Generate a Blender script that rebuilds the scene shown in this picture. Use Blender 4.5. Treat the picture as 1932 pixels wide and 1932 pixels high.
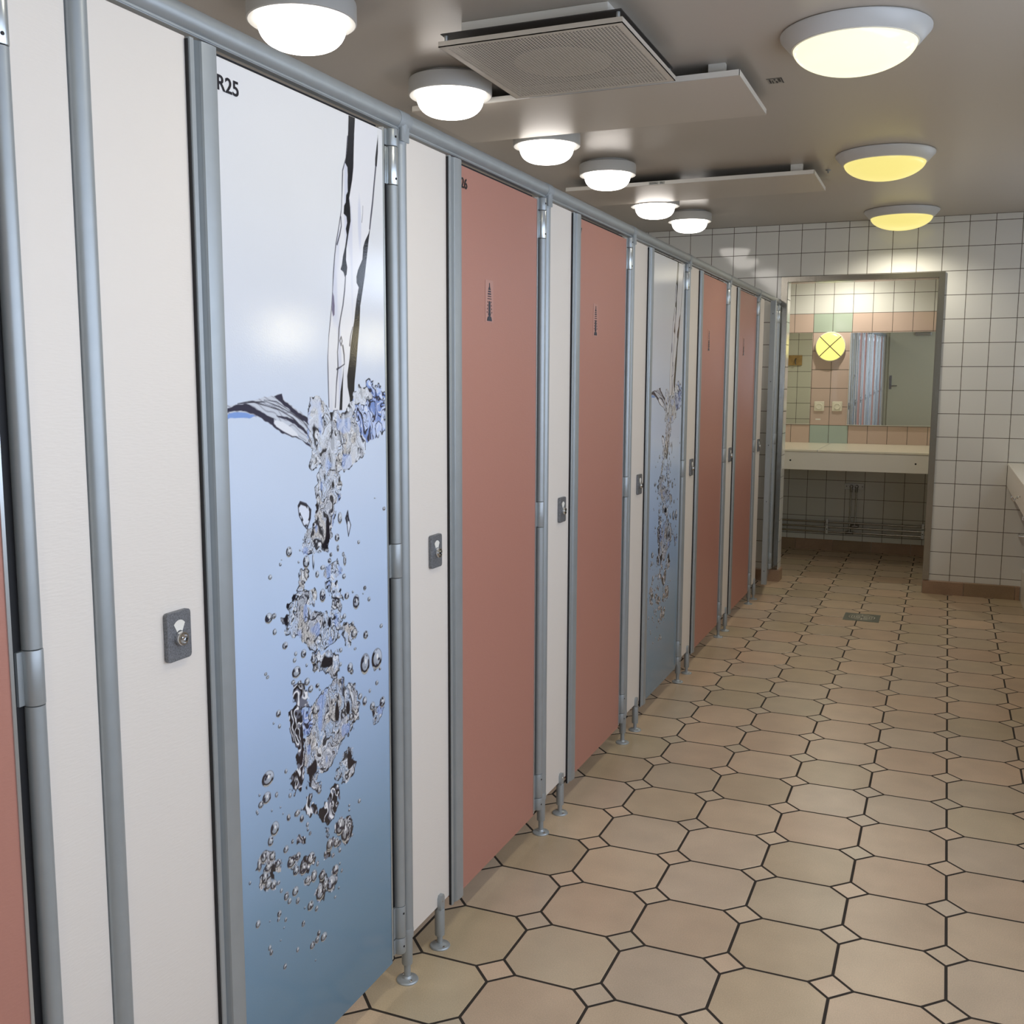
import bpy, bmesh, math, random
import numpy as np
from mathutils import Matrix, Vector
random.seed(7)
for o in list(bpy.data.objects): bpy.data.objects.remove(o)
SC = bpy.context.scene
COL = SC.collection

# ---------------------------------------------------------------- camera, world, light, exposure
cam_d = bpy.data.cameras.new('camera'); cam_d.sensor_width = 36.0; cam_d.lens = 36.0; cam_d.clip_start = 0.02; cam_d.clip_end = 60
cam = bpy.data.objects.new('camera', cam_d); COL.objects.link(cam); SC.camera = cam
YAW, PITCH, ROLL = 0.3996, 0.1268, 0.0036
_f = Vector((-math.sin(YAW)*math.cos(PITCH), math.cos(YAW)*math.cos(PITCH), -math.sin(PITCH)))
_r = Vector((math.cos(YAW), math.sin(YAW), 0)); _u = _r.cross(_f)
_r2 = _r*math.cos(ROLL)+_u*math.sin(ROLL); _u2 = -_r*math.sin(ROLL)+_u*math.cos(ROLL)
M = Matrix((_r2, _u2, -_f)).transposed().to_4x4(); M.translation = Vector((1.0813, 0.0, 1.3751))
cam.matrix_world = M

w = bpy.data.worlds.new('world'); SC.world = w; w.use_nodes = True
w.node_tree.nodes['Background'].inputs[0].default_value = (0.5, 0.6, 0.8, 1)
w.node_tree.nodes['Background'].inputs[1].default_value = 0.05
SC.view_settings.view_transform = 'Standard'; SC.view_settings.look = 'None'
SC.view_settings.gamma = 1.0; SC.view_settings.use_curve_mapping = False
SC.view_settings.exposure = 0.14
DAY = (0.68, 0.80, 1.0)      # daylight through the frosted panes
DAY_STRENGTH = 3.1
WHITE_LAMP = ((1.0, 0.93, 0.86), 5.5)
YELLOW_LAMP = ((1.0, 0.86, 0.27), 0.78)
WARM_LAMP = ((1.0, 0.95, 0.66), 1.0)
WALL_LAMP = ((1.0, 0.88, 0.24), 0.95)
AISLE_WALL_LAMP = ((1.0, 0.88, 0.55), 8.0)
ALCOVE_CEIL = ((1.0, 0.93, 0.78), 7.0)

H = 2.42            # ceiling height
D = 7.18            # end wall
D2 = 8.75           # alcove back wall
XL, XR = -1.20, 2.00
YN = -2.20

# ---------------------------------------------------------------- helpers
def tag(o, label=None, cat=None, group=None, kind=None):
    if label: o['label'] = label
    if cat: o['category'] = cat
    if group: o['group'] = group
    if kind: o['kind'] = kind
    return o
def empty(name, loc, label, cat, group=None, rz=0):
    o = bpy.data.objects.new(name, None); COL.objects.link(o); o.location = loc; o.rotation_euler = (0, 0, rz)
    o.empty_display_size = 0.05
    return tag(o, label, cat, group)
class MB:
    def __init__(s): s.v = []; s.f = []; s.m = []; s.c = []
    def face(s, pts, mi=0, col=None):
        b = len(s.v); s.v += [tuple(p) for p in pts]; s.f.append(tuple(range(b, b+len(pts)))); s.m.append(mi); s.c.append(col)
    def mesh(s, vs, fs, mi=0):
        b = len(s.v); s.v += [tuple(p) for p in vs]
        for f in fs: s.f.append(tuple(b+i for i in f)); s.m.append(mi); s.c.append(None)
    def box(s, x0, x1, y0, y1, z0, z1, mi=0):
        vs = [(x, y, z) for z in (z0, z1) for y in (y0, y1) for x in (x0, x1)]
        s.mesh(vs, [(0, 2, 3, 1), (4, 5, 7, 6), (0, 1, 5, 4), (2, 6, 7, 3), (0, 4, 6, 2), (1, 3, 7, 5)], mi)
    def lathe(s, prof, c=(0, 0, 0), axis='z', n=32, mi=0, caps=True):
        # prof = [(radius, height)], revolved round axis through c
        def P(r, h, a):
            u, v = r*math.cos(a), r*math.sin(a)
            if axis == 'z': return (c[0]+u, c[1]+v, c[2]+h)
            if axis == 'y': return (c[0]+v, c[1]+h, c[2]+u)
            return (c[0]+h, c[1]+u, c[2]+v)
        vs = [P(r, h, 2*math.pi*k/n) for r, h in prof for k in range(n)]
        fs = []
        for i in range(len(prof)-1):
            for k in range(n):
                fs.append((i*n+k, i*n+(k+1) % n, (i+1)*n+(k+1) % n, (i+1)*n+k))
        if caps:
            fs.append(tuple(range(n-1, -1, -1))); fs.append(tuple((len(prof)-1)*n+k for k in range(n)))
        s.mesh(vs, fs, mi)
    def cyl(s, c, r, h, axis='z', n=24, mi=0): s.lathe([(r, 0), (r, h)], c, axis, n, mi)
    def prism(s, pts, a0, a1, axis='z', mi=0):
        # pts 2D polygon: axis z -> (x,y); axis x -> (y,z); axis y -> (x,z)
        n = len(pts)
        def P(p, h): return {'z': (p[0], p[1], h), 'x': (h, p[0], p[1]), 'y': (p[0], h, p[1])}[axis]
        vs = [P(p, a0) for p in pts]+[P(p, a1) for p in pts]
        fs = [(k, (k+1) % n, n+(k+1) % n, n+k) for k in range(n)]+[tuple(range(n-1, -1, -1)), tuple(range(n, 2*n))]
        s.mesh(vs, fs, mi)
    def tube(s, path, r, n=10, mi=0):
        path = [Vector(p) for p in path]; vs = []; fs = []
        for i, p in enumerate(path):
            d = (path[min(i+1, len(path)-1)]-path[max(i-1, 0)]).normalized()
            a = d.cross(Vector((0, 0, 1))) if abs(d.z) < .9 else d.cross(Vector((1, 0, 0)))
            a.normalize(); b = d.cross(a)
            for k in range(n):
                t = 2*math.pi*k/n; vs.append(p+a*math.cos(t)*r+b*math.sin(t)*r)
        for i in range(len(path)-1):
            for k in range(n): fs.append((i*n+k, i*n+(k+1) % n, (i+1)*n+(k+1) % n, (i+1)*n+k))
        fs.append(tuple(range(n-1, -1, -1))); fs.append(tuple((len(path)-1)*n+k for k in range(n)))
        s.mesh(vs, fs, mi)
    def build(s, name, mats, parent=None, smooth=False, bevel=0, loc=(0, 0, 0), fixn=True):
        me = bpy.data.meshes.new(name); me.from_pydata(s.v, [], s.f)
        mats = mats if isinstance(mats, (list, tuple)) else [mats]
        for m in mats: me.materials.append(m)
        me.polygons.foreach_set('material_index', s.m)
        if any(c is not None for c in s.c):
            at = me.color_attributes.new('tint', 'FLOAT_COLOR', 'CORNER'); arr = []
            for f, c in zip(s.f, s.c): arr += list((c or (1, 1, 1))+(1,))*len(f)
            at.data.foreach_set('color', arr)
        if fixn:
            bm = bmesh.new(); bm.from_mesh(me); bmesh.ops.recalc_face_normals(bm, faces=bm.faces); bm.to_mesh(me); bm.free()
        if smooth:
            me.polygons.foreach_set('use_smooth', [True]*len(me.polygons))
            me.set_sharp_from_angle(angle=math.radians(38))
        me.update()
        o = bpy.data.objects.new(name, me); COL.objects.link(o); o.location = loc
        if parent: o.parent = parent
        if bevel:
            b = o.modifiers.new('bevel', 'BEVEL'); b.width = bevel; b.segments = 2; b.limit_method = 'ANGLE'; b.angle_limit = math.radians(40)
        return o
def copy_tree(o, parent=None):
    c = o.copy(); COL.objects.link(c); c.parent = parent
    for ch in list(o.children): copy_tree(ch, c)
    return c
def bulb(parent, z, watts, col=(1.0, .88, .66)):
    # the lamp's own light, thrown down from its bowl
    l = bpy.data.lights.new('lamp_light', 'SPOT'); l.energy = watts; l.color = col; l.spot_size = math.radians(158); l.spot_blend = .7; l.shadow_soft_size = 0.0
    o = bpy.data.objects.new('lamp_light', l); COL.objects.link(o); o.parent = parent; o.location = (0, 0, z); return o
def struct(o): o['kind'] = 'structure'; return o

# ---------------------------------------------------------------- materials
MATS = {}
def mat(name, col=(.8, .8, .8), rough=.5, metal=0.0, bump=None, emis=None, spec=.5, var=None, coat=0):
    m = bpy.data.materials.new(name); m.use_nodes = True; nt = m.node_tree; b = nt.nodes['Principled BSDF']
    b.inputs['Base Color'].default_value = (*col, 1); b.inputs['Roughness'].default_value = rough
    b.inputs['Metallic'].default_value = metal; b.inputs['Specular IOR Level'].default_value = spec
    b.inputs['Coat Weight'].default_value = coat
    tc = nt.nodes.new('ShaderNodeTexCoord')
    if var:     # (scale, amount)
        n = nt.nodes.new('ShaderNodeTexNoise'); n.inputs['Scale'].default_value = var[0]; n.inputs['Detail'].default_value = 5
        nt.links.new(tc.outputs['Object'], n.inputs['Vector'])
        r = nt.nodes.new('ShaderNodeValToRGB'); r.color_ramp.elements[0].position = .3; r.color_ramp.elements[1].position = .7
        r.color_ramp.elements[0].color = tuple(c*(1-var[1]) for c in col)+(1,); r.color_ramp.elements[1].color = tuple(min(1, c*(1+var[1])) for c in col)+(1,)
        nt.links.new(n.outputs['Fac'], r.inputs['Fac']); nt.links.new(r.outputs['Color'], b.inputs['Base Color'])
    if bump:    # (scale, strength, stretch)
        n = nt.nodes.new('ShaderNodeTexNoise'); n.inputs['Scale'].default_value = bump[0]; n.inputs['Detail'].default_value = 3
        mp = nt.nodes.new('ShaderNodeMapping'); mp.inputs['Scale'].default_value = bump[2] if len(bump) > 2 else (1, 1, 1)
        nt.links.new(tc.outputs['Object'], mp.inputs['Vector']); nt.links.new(mp.outputs['Vector'], n.inputs['Vector'])
        bp = nt.nodes.new('ShaderNodeBump'); bp.inputs['Strength'].default_value = bump[1]; bp.inputs['Distance'].default_value = bump[3] if len(bump) > 3 else .002
        nt.links.new(n.outputs['Fac'], bp.inputs['Height']); nt.links.new(bp.outputs['Normal'], b.inputs['Normal'])
    if emis:
        b.inputs['Emission Color'].default_value = (*emis[0], 1); b.inputs['Emission Strength'].default_value = emis[1]
    MATS[name] = m; return m
def tinted(name, rough, attr='tint', bump=None, speck=None, spec=.5, mul=1.0):
    m = mat(name, rough=rough, bump=bump, spec=spec); nt = m.node_tree; b = nt.nodes['Principled BSDF']
    a = nt.nodes.new('ShaderNodeAttribute'); a.attribute_name = attr; out = a.outputs['Color']
    if speck:   # (scale, amount, blotch scale, blotch amount)
        tc = nt.nodes.new('ShaderNodeTexCoord')
        for sc, am, lo, hi in ((speck[0], speck[1], .35, .75), (speck[2], speck[3], .3, .7)):
            n = nt.nodes.new('ShaderNodeTexNoise'); n.inputs['Scale'].default_value = sc; n.inputs['Detail'].default_value = 4
            nt.links.new(tc.outputs['Object'], n.inputs['Vector'])
            r = nt.nodes.new('ShaderNodeMapRange'); r.inputs[1].default_value = lo; r.inputs[2].default_value = hi
            r.inputs[3].default_value = 1-am; r.inputs[4].default_value = 1+am*.6
            nt.links.new(n.outputs['Fac'], r.inputs[0])
            x = nt.nodes.new('ShaderNodeVectorMath'); x.operation = 'SCALE'
            nt.links.new(out, x.inputs[0]); nt.links.new(r.outputs[0], x.inputs['Scale']); out = x.outputs[0]
    nt.links.new(out, b.inputs['Base Color']); return m
ALU = mat('satin_aluminium', (.37, .402, .42), .40, .45, var=(30, .03))
ALUB = mat('bright_aluminium', (.56, .60, .62), .28, .8)
ALUD = mat('grey_plastic_joint', (.30, .33, .35), .45, .1)
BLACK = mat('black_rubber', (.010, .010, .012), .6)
WHITEP = mat('white_laminate', (.76, .705, .645), .42, bump=(60, .12, (1, 1, 6)))
PINK = mat('salmon_laminate', (.445, .203, .155), .40, bump=(90, .12, (1, 1, 4)))
STEEL = mat('brushed_steel', (.33, .315, .28), .20, 1.0, bump=(120, .15, (1, 1, .05)))
CHROME = mat('chrome', (.75, .75, .75), .12, 1.0)
DARKCHROME = mat('dark_chrome', (.30, .30, .30), .2, 1.0)
ZINC = mat('hammered_zinc', (.22, .23, .25), .38, .8, bump=(700, .9), var=(420, .35))
CEIL = mat('ceiling_paint', (.47, .425, .365), .30, bump=(420, .22, (1, 1, 1), .0009), spec=.5)
WPL = mat('white_enamel', (.80, .78, .72), .35)
WPLD = mat('grille_enamel', (.62, .57, .49), .45)
DARK = mat('dark_void', (.05, .045, .04), .7)
FILT = mat('diffuser_cloth', (.50, .44, .35), .9)
LAMPB = mat('lamp_body_plastic', (.55, .55, .53), .35)
LAMPG = mat('grey_lamp_rim', (.60, .61, .60), .38)
GLOW = mat('lit_white_glass', (.9, .9, .9), .3, emis=WHITE_LAMP)
GLOWY = mat('lit_yellow_glass', (.30, .26, .10), .3, emis=YELLOW_LAMP)
GLOWW = mat('lit_cream_glass', (.32, .30, .22), .15, emis=WARM_LAMP)
GLOWX = mat('lit_wall_glass', (.3, .27, .1), .3, emis=WALL_LAMP)
GLOWR = mat('lit_aisle_wall_glass', (.5, .45, .3), .3, emis=AISLE_WALL_LAMP)
PANELU = mat('heater_enamel', (.56, .51, .44), .35)
BARS = mat('dark_cross_bars', (.12, .11, .08), .5)
GLOWA = mat('lit_alcove_glass', (.9, .85, .5), .3, emis=ALCOVE_CEIL)
PANE = mat('frosted_daylit_pane', (.8, .8, .8), .5, emis=(DAY, DAY_STRENGTH))
INK = mat('black_ink', (.006, .006, .012), .35)
INKN = mat('navy_ink', (.012, .02, .04), .4)
STICK = mat('clear_sticker', (.49, .27, .225), .5, spec=.3)
PAPER = mat('paper_label', (.42, .42, .38), .5)
GROUT = mat('grey_grout', (.13, .115, .09), .9)
GROUTF = mat('dark_floor_grout', (.030, .022, .015), .9)
TILE = tinted('glazed_tile', .07, bump=(9, .10))
FLOORT = tinted('stoneware_tile', .30, bump=(160, .12), speck=(330, .12, 7, .10))
BASET = tinted('brown_stoneware', .4, speck=(200, .12, 6, .15))
COUNT = mat('cream_counter', (.80, .75, .62), .22)
COUNTF = mat('white_apron', (.76, .73, .66), .35)
MIRROR = mat('mirror_silver', (.88, .90, .88), .01, 1.0)
WOOD = mat('pine_board', (.42, .27, .10), .5, var=(14, .25))
DOORP = mat('cream_door_paint', (.46, .44, .31), .4)
SOCK = mat('switch_plastic', (.82, .79, .66), .35)
COPPER = mat('chromed_pipe', (.45, .43, .39), .25, 1.0)
PRINT = tinted('glossy_print_film', .08, attr='print', bump=(300, .5, (1, 1, 1), .00022), spec=.65)

# ---------------------------------------------------------------- tiles
TW = (.76, .765, .73)
def sub_rect(r, h):
    # rectangle r minus hole h, both (u0,u1,v0,v1)
    if h is None or h[0] >= r[1] or h[1] <= r[0] or h[2] >= r[3] or h[3] <= r[2]: return [r]
    o = []
    if r[0] < h[0]: o.append((r[0], h[0], r[2], r[3]))
    if h[1] < r[1]: o.append((h[1], r[1], r[2], r[3]))
    a, b = max(r[0], h[0]), min(r[1], h[1])
    if r[2] < h[2]: o.append((a, b, r[2], h[2]))
    if h[3] < r[3]: o.append((a, b, h[3], r[3]))
    return o
def tiled(name, axis, pos, face, us, vs, hole=None, colf=None, core=.10, corehole=True, gap=.0040, hole2=None):
    # axis: 'y' wall at y=pos spanned by (x,z); 'x' wall at x=pos spanned by (y,z). face=+1/-1 side the tiles look to
    mb = MB(); d = .0016*face
    def P(u, v, h): return (u, pos+h, v) if axis == 'y' else (pos+h, u, v)
    whole = (us[0], us[-1], vs[0], vs[-1])
    for r in [q for p in sub_rect(whole, hole) for q in sub_rect(p, hole2)]:
        a = [P(r[0], r[2], 0), P(r[1], r[2], 0), P(r[1], r[3], 0), P(r[0], r[3], 0)]; b = [P(r[0], r[2], -core*face), P(r[1], r[2], -core*face), P(r[1], r[3], -core*face), P(r[0], r[3], -core*face)]
        mb.mesh(a+b, [(0, 1, 2, 3), (4, 5, 6, 7), (0, 1, 5, 4), (1, 2, 6, 5), (2, 3, 7, 6), (3, 0, 4, 7)], 1)
    rnd = random.Random(3)
    for i in range(len(us)-1):
        for j in range(len(vs)-1):
            g = gap/2
            base = colf((us[i]+us[i+1])/2, (vs[j]+vs[j+1])/2) if colf else TW
            k = 1+rnd.uniform(-.02, .02); c = tuple(x*k for x in base)
            for r in [q for p in sub_rect((us[i]+g, us[i+1]-g, vs[j]+g, vs[j+1]-g), hole) for q in sub_rect(p, hole2)]:
                if r[1]-r[0] < .004 or r[3]-r[2] < .004: continue
                tl = [rnd.uniform(-.0003, .0003) for _ in range(4)]
                q = [P(r[0], r[2], d+tl[0]*face), P(r[1], r[2], d+tl[1]*face), P(r[1], r[3], d+tl[2]*face), P(r[0], r[3], d+tl[3]*face)]
                if (axis == 'y') == (face > 0): q.reverse()
                mb.face(q, 0, c)
                q2 = [P(r[0], r[2], 0), P(r[1], r[2], 0), P(r[1], r[3], 0), P(r[0], r[3], 0)]
                if (axis == 'y') == (face > 0): q2.reverse()
                for a in range(4): mb.face([q2[a], q2[(a+1) % 4], q[(a+1) % 4], q[a]], 0, c)
    o = mb.build(name, [TILE, GROUT], fixn=False)
    return struct(o)
def grid(start, step, lo, hi, extra=()):
    k = math.ceil((lo-start)/step-1e-6); r = []
    while start+k*step < hi-1e-6: r.append(start+k*step); k += 1
    r = [lo]+[x for x in r if x > lo+.004]+[hi]
    return sorted(set(r) | set(extra))

# ================================================================ THE ROOM
# ---- floor: octagon and dot stoneware
def make_floor():
    s, fx, fy, c = .2442, .6604, 2.3075, .2442*.205
    mb = MB(); rnd = random.Random(11)
    cols = [(.53, .435, .325), (.50, .42, .325), (.47, .40, .30), (.54, .425, .315), (.50, .385, .285), (.50, .40, .30), (.455, .375, .27), (.50, .42, .33), (.47, .40, .285)]
    g = .0036; zt = 0.0; x0, x1, y0, y1 = XL, XR, YN, D2
    i0, i1 = int((x0-fx)/s)-2, int((x1-fx)/s)+2; j0, j1 = int((y0-fy)/s)-2, int((y1-fy)/s)+2
    def clip(pts):
        for ax, lim, sg in ((0, x0, 1), (0, x1, -1), (1, y0, 1), (1, y1, -1)):
            out = []
            for k in range(len(pts)):
                a, b = pts[k], pts[(k+1) % len(pts)]; ia, ib = (a[ax]-lim)*sg >= 0, (b[ax]-lim)*sg >= 0
                if ia: out.append(a)
                if ia != ib:
                    t = (lim-a[ax])/(b[ax]-a[ax]); out.append((a[0]+(b[0]-a[0])*t, a[1]+(b[1]-a[1])*t))
            pts = out
            if len(pts) < 3: return None
        return pts
    def tile(pts, col):
        pts = clip(pts)
        if not pts: return
        n = len(pts); cx = sum(p[0] for p in pts)/n; cy = sum(p[1] for p in pts)/n
        ins = [(cx+(p[0]-cx)*(1-.010), cy+(p[1]-cy)*(1-.010)) for p in pts]
        mb.face([(p[0], p[1], zt) for p in ins], 0, col)
        for k in range(n):
            a, b, e, f = pts[k], pts[(k+1) % n], ins[(k+1) % n], ins[k]
            mb.face([(a[0], a[1], zt-.0003), (b[0], b[1], zt-.0003), (e[0], e[1], zt), (f[0], f[1], zt)], 0, col)
    for i in range(i0, i1):
        for j in range(j0, j1):
            X, Y = fx+i*s, fy+j*s      # dot centre; octagon spans to the next dots
            k = rnd.uniform(.93, 1.05); c1 = tuple(v*k*m for v, m in zip(rnd.choice(cols), (1.20, 1.12, 1.03)))
            a, b = g, s-g; q = c+g*.42
            tile([(X+q, Y+a), (X+s-q, Y+a), (X+b, Y+q), (X+b, Y+s-q), (X+s-q, Y+b), (X+q, Y+b), (X+a, Y+s-q), (X+a, Y+q)], c1)
            k = rnd.uniform(.95, 1.06); c2 = tuple(v*k*m for v, m in zip(rnd.choice(cols[:4]), (1.25, 1.19, 1.12))); r = c-g*1.41
            tile([(X, Y-r), (X+r, Y), (X, Y+r), (X-r, Y)], c2)
    mb.mesh([(x0, y0, -.0004), (x1, y0, -.0004), (x1, y1, -.0004), (x0, y1, -.0004), (x0, y0, -.08), (x1, y0, -.08), (x1, y1, -.08), (x0, y1, -.08)],
            [(0, 1, 2, 3), (7, 6, 5, 4), (0, 4, 5, 1), (1, 5, 6, 2), (2, 6, 7, 3), (3, 7, 4, 0)], 1)
    struct(mb.build('floor', [FLOORT, GROUTF], fixn=False))
make_floor()
mb = MB(); mb.box(XL-.1, XR+.1, YN-.1, D2+.1, H, H+.08); struct(mb.build('ceiling', CEIL))

# ---- end wall with the opening
OX0, OX1, OZ = .055, .995, 2.045
us = grid(-.0152-.15*8, .15, XL, .435)+grid(.554, .15, .554, XR)
vs = grid(.129, .15, .0, H)
tiled('wall_far', 'y', D, -1, us, vs, hole=(OX0, OX1, -.01, OZ), core=.13)
def alc(u, v):
    if v > 1.93 or v < .88: return TW if v > 1.9 else (.70, .70, .64)
    mid = .047 < u < .346
    if 1.78 < v: return (.45, .54, .45) if mid else (.63, .49, .42)
    if 1.03 < v: return (.64, .50, .43)
    return (.46, .56, .51) if mid else (.65, .50, .42)
tiled('wall_alcove', 'y', D2, -1, grid(-.104, .1507, -.55, 1.60), grid(.129, .15, 0, H), colf=alc, core=.10)
tiled('wall_alcove_left', 'x', -.55, 1, grid(.05, .15, D+.13, D2), grid(.129, .15, 0, H), core=.08, colf=lambda u, v: (.70, .70, .60))
tiled('wall_alcove_right', 'x', 1.60, -1, grid(.05, .15, D+.13, D2), grid(.129, .15, 0, H), core=.08)
mb = MB()
for r in sub_rect((-.55, 1.60, 0, H), (OX0, OX1, -.01, OZ)): pass
tiled('wall_alcove_front', 'y', D+.131, 1, grid(-.104, .15, -.55, 1.60), grid(.129, .15, 0, H), hole=(OX0, OX1, -.01, OZ), core=.0005, colf=lambda u, v: (.70, .70, .60))
# tiled jamb faces of the opening
tiled('wall_opening_left', 'x', OX0, 1, [D+.001, D+.131], grid(.129, .15, 0, OZ), core=.004)
tiled('wall_left', 'x', XL, 1, grid(.05, .15, YN, D), grid(.129, .15, 0, H), core=.08)
WIN = (-1.2, 3.45, .95, 2.05); WIN2 = (4.95, 6.70, 1.80, 2.15)
tiled('wall_right', 'x', XR, -1, grid(.05, .15, YN, D), grid(.129, .15, 0, H), hole=WIN, hole2=WIN2, core=.10)
mb = MB(); mb.box(XL, XR, YN-.08, YN, 0, H); struct(mb.build('wall_near', mat('cream_wall', (.48, .46, .36), .5)))

# daylight windows on the right-hand wall
def window(name, y0, y1, z0, z1, muntins, m=PANE):
    x = XR
    mb = MB(); t = .045
    mb.box(x+.002, x+.07, y0, y1, z0, z0+t); mb.box(x+.002, x+.07, y0, y1, z1-t, z1)
    mb.box(x+.002, x+.07, y0, y0+t, z0+t, z1-t); mb.box(x+.002, x+.07, y1-t, y1, z0+t, z1-t)
    for k in range(1, muntins): yy = y0+(y1-y0)*k/muntins; mb.box(x+.01, x+.06, yy-.02, yy+.02, z0+t, z1-t)
    f = struct(mb.build(name, WPL)); f.name = name
    p = MB(); p.box(x+.03, x+.036, y0+t, y1-t, z0+t, z1-t); p.build('window_pane', m, f)
window('window_1', *WIN, 3)
window('window_2', *WIN2, 2)

# ---- base skirting of brown stoneware
def skirt(name, axis, pos, u0, u1, face, h=.09, t=.012, seg=.30, off=0, ends=False):
    mb = MB(); rnd = random.Random(5); u = u0
    k = 0
    while u < u1-1e-4:
        e = min(u1, (u0+off if k == 0 and off else u+seg)); c = rnd.choice([(.36, .245, .155), (.33, .23, .14), (.38, .25, .165)])
        def P(uu, hh, z): return (uu, pos+hh*face, z) if axis == 'y' else (pos+hh*face, uu, z)
        g = .0012; a, b = u+g, e-g
        if b > a:
            pr = [(0, 0), (t, 0), (t, h-.006), (t-.006, h), (0, h)]
            for q in range(len(pr)-1): mb.face([P(a, *pr[q]), P(b, *pr[q]), P(b, *pr[q+1]), P(a, *pr[q+1])], 0, c)
            mb.face([P(a, *p) for p in pr], 0, c); mb.face([P(b, *p) for p in reversed(pr)], 0, c)
        u = e; k += 1
    return struct(mb.build(name, BASET))
skirt('baseboard_far', 'y', D-.0015, OX1-.004, 1.57, -1, off=.25)
skirt('baseboard_pier', 'y', D-.0015, -.12, OX0+.012, -1, h=.085)
skirt('baseboard_reveal', 'x', OX0+.0015, D-.013, D+.13, 1, h=.085)
skirt('baseboard_alcove', 'y', D2-.0015, -.55, 1.60, -1, h=.085, off=.22)

# ---- brushed steel lining of the opening
mb = MB(); y = D-.004
mb.box(OX0-.042, OX0-.001, y-.012, D+.02, .088, OZ+.030)
mb.box(OX1-.002, OX1+.034, y-.012, D+.02, .092, OZ+.030)
mb.box(OX0-.001, OX1-.002, y-.012, D+.02, OZ-.002, OZ+.030)
mb.box(OX1-.006, OX1-.002, D+.02, D+.133, .0, OZ); mb.box(OX0, OX1-.006, D+.02, D+.133, OZ-.004, OZ-.001)
struct(mb.build('trim_1', STEEL))

# ================================================================ CUBICLE ROW
ZT, ZB = 1.8845, .079
POSTS = [1.948, 2.797, 3.658, 4.533, 5.447, 6.360]

# ---- top rail
rail = empty('top_rail', (0, YN+.01, 1.912), 'long grey aluminium tube running along the top of the whole cubicle row', 'rail')
mb = MB(); prof = []
for k in range(28):
    a = 2*math.pi*k/28; r = .0195
    if k in (5, 7, 9): r = .0188
    prof.append((r*math.cos(a), r*math.sin(a)))
L = D-.024-YN-.01; mb.prism(prof, 0, L, 'y'); mb.build('tube', ALU, rail, smooth=True)
mb = MB()
mb.box(-.008, .0070, 0, L, -.0225, -.0175); mb.box(.0070, .0086, 0, L, -.0212, -.0175); mb.box(-.0096, -.008, 0, L, -.0212, -.0175)
mb.build('lower_channel', ALU, rail, bevel=.0008)

# ---- posts with screwed feet
def make_post():
    r = empty('corner_post', (0, 0, 0), None, None)
    mb = MB(); pts = []
    for k in range(40):
        a = 2*math.pi*k/40; q = .0148
        if k in (26, 28, 30): q = .0142
        pts.append((q*math.cos(a), q*math.sin(a)))
    mb.prism(pts, .112, 1.868, 'z'); mb.build('upright', ALU, r, smooth=True)
    mb = MB(); mb.lathe([(.0118, .041), (.0125, .043), (.0128, .108), (.0152, .109), (.0156, .113), (.0156, .128), (.0148, .130)], n=28); mb.lathe([(.0078, .006), (.0078, .042)], n=18)
    mb.build('leg', ALU, r, smooth=True)
    mb = MB(); mb.lathe([(.0255, 0), (.0258, .002), (.024, .0045), (.012, .0075), (.009, .012)], n=36)
    fp = mb.build('foot_plate', ALU, r, smooth=True)
    for a in (-.6, 2.54):
        mb = MB(); mb.lathe([(.0042, .0035), (.0042, .0068), (.003, .0078)], (.0175*math.cos(a), .0175*math.sin(a), 0), n=10); mb.build('screw', CHROME, fp, smooth=True)
    mb = MB(); mb.lathe([(.0202, -.024), (.0208, -.022), (.0208, .022), (.0202, .024)], (0, 0, 1.912), 'y', 32)
    mb.lathe([(.0150, 1.862), (.0153, 1.864), (.0155, 1.880), (.019, 1.902)], n=28)
    mb.prism([(.0155, -.015), (.0158, .015), (.0120, .016), (.012, -.016)], 1.868, 1.905, 'z')
    mb.build('tee_joint', ALUD, r, smooth=True)
    return r
post0 = make_post()
post_names = ['by the hinges of the nearest water door', 'by the hinges of the salmon door marked twenty six',
    'between a salmon door and the second water door', 'by the hinges of the second water door',
    'between the two farthest salmon doors', 'before the door that stands ajar']
for k, y in enumerate(POSTS):
    p = post0 if k == 0 else copy_tree(post0)
    p.location = (0, y, 0); tag(p, 'grey post on a round foot, '+post_names[k], 'post', 'corner posts of the cubicle row')
# plain post between the two nearest white panels
mid = empty('panel_post', (0, 1.077, 0), 'ridged grey aluminium post joining two white panels, nearest the camera, no foot in view', 'post')
mb = MB(); pts = []
for k in range(40):
    a = 2*math.pi*k/40; q = .0172
    if k in (27, 29, 31): q = .0165
    pts.append((q*math.cos(a), q*math.sin(a)))
mb.prism(pts, .10, 1.893, 'z'); mb.build('upright', ALU, mid, smooth=True)
mb = MB(); mb.lathe([(.0128, .04), (.0128, .10)], n=20); mb.lathe([(.0255, 0), (.024, .0045), (.009, .012), (.0078, .04)], n=28); mb.build('leg', ALU, mid, smooth=True)

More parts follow.
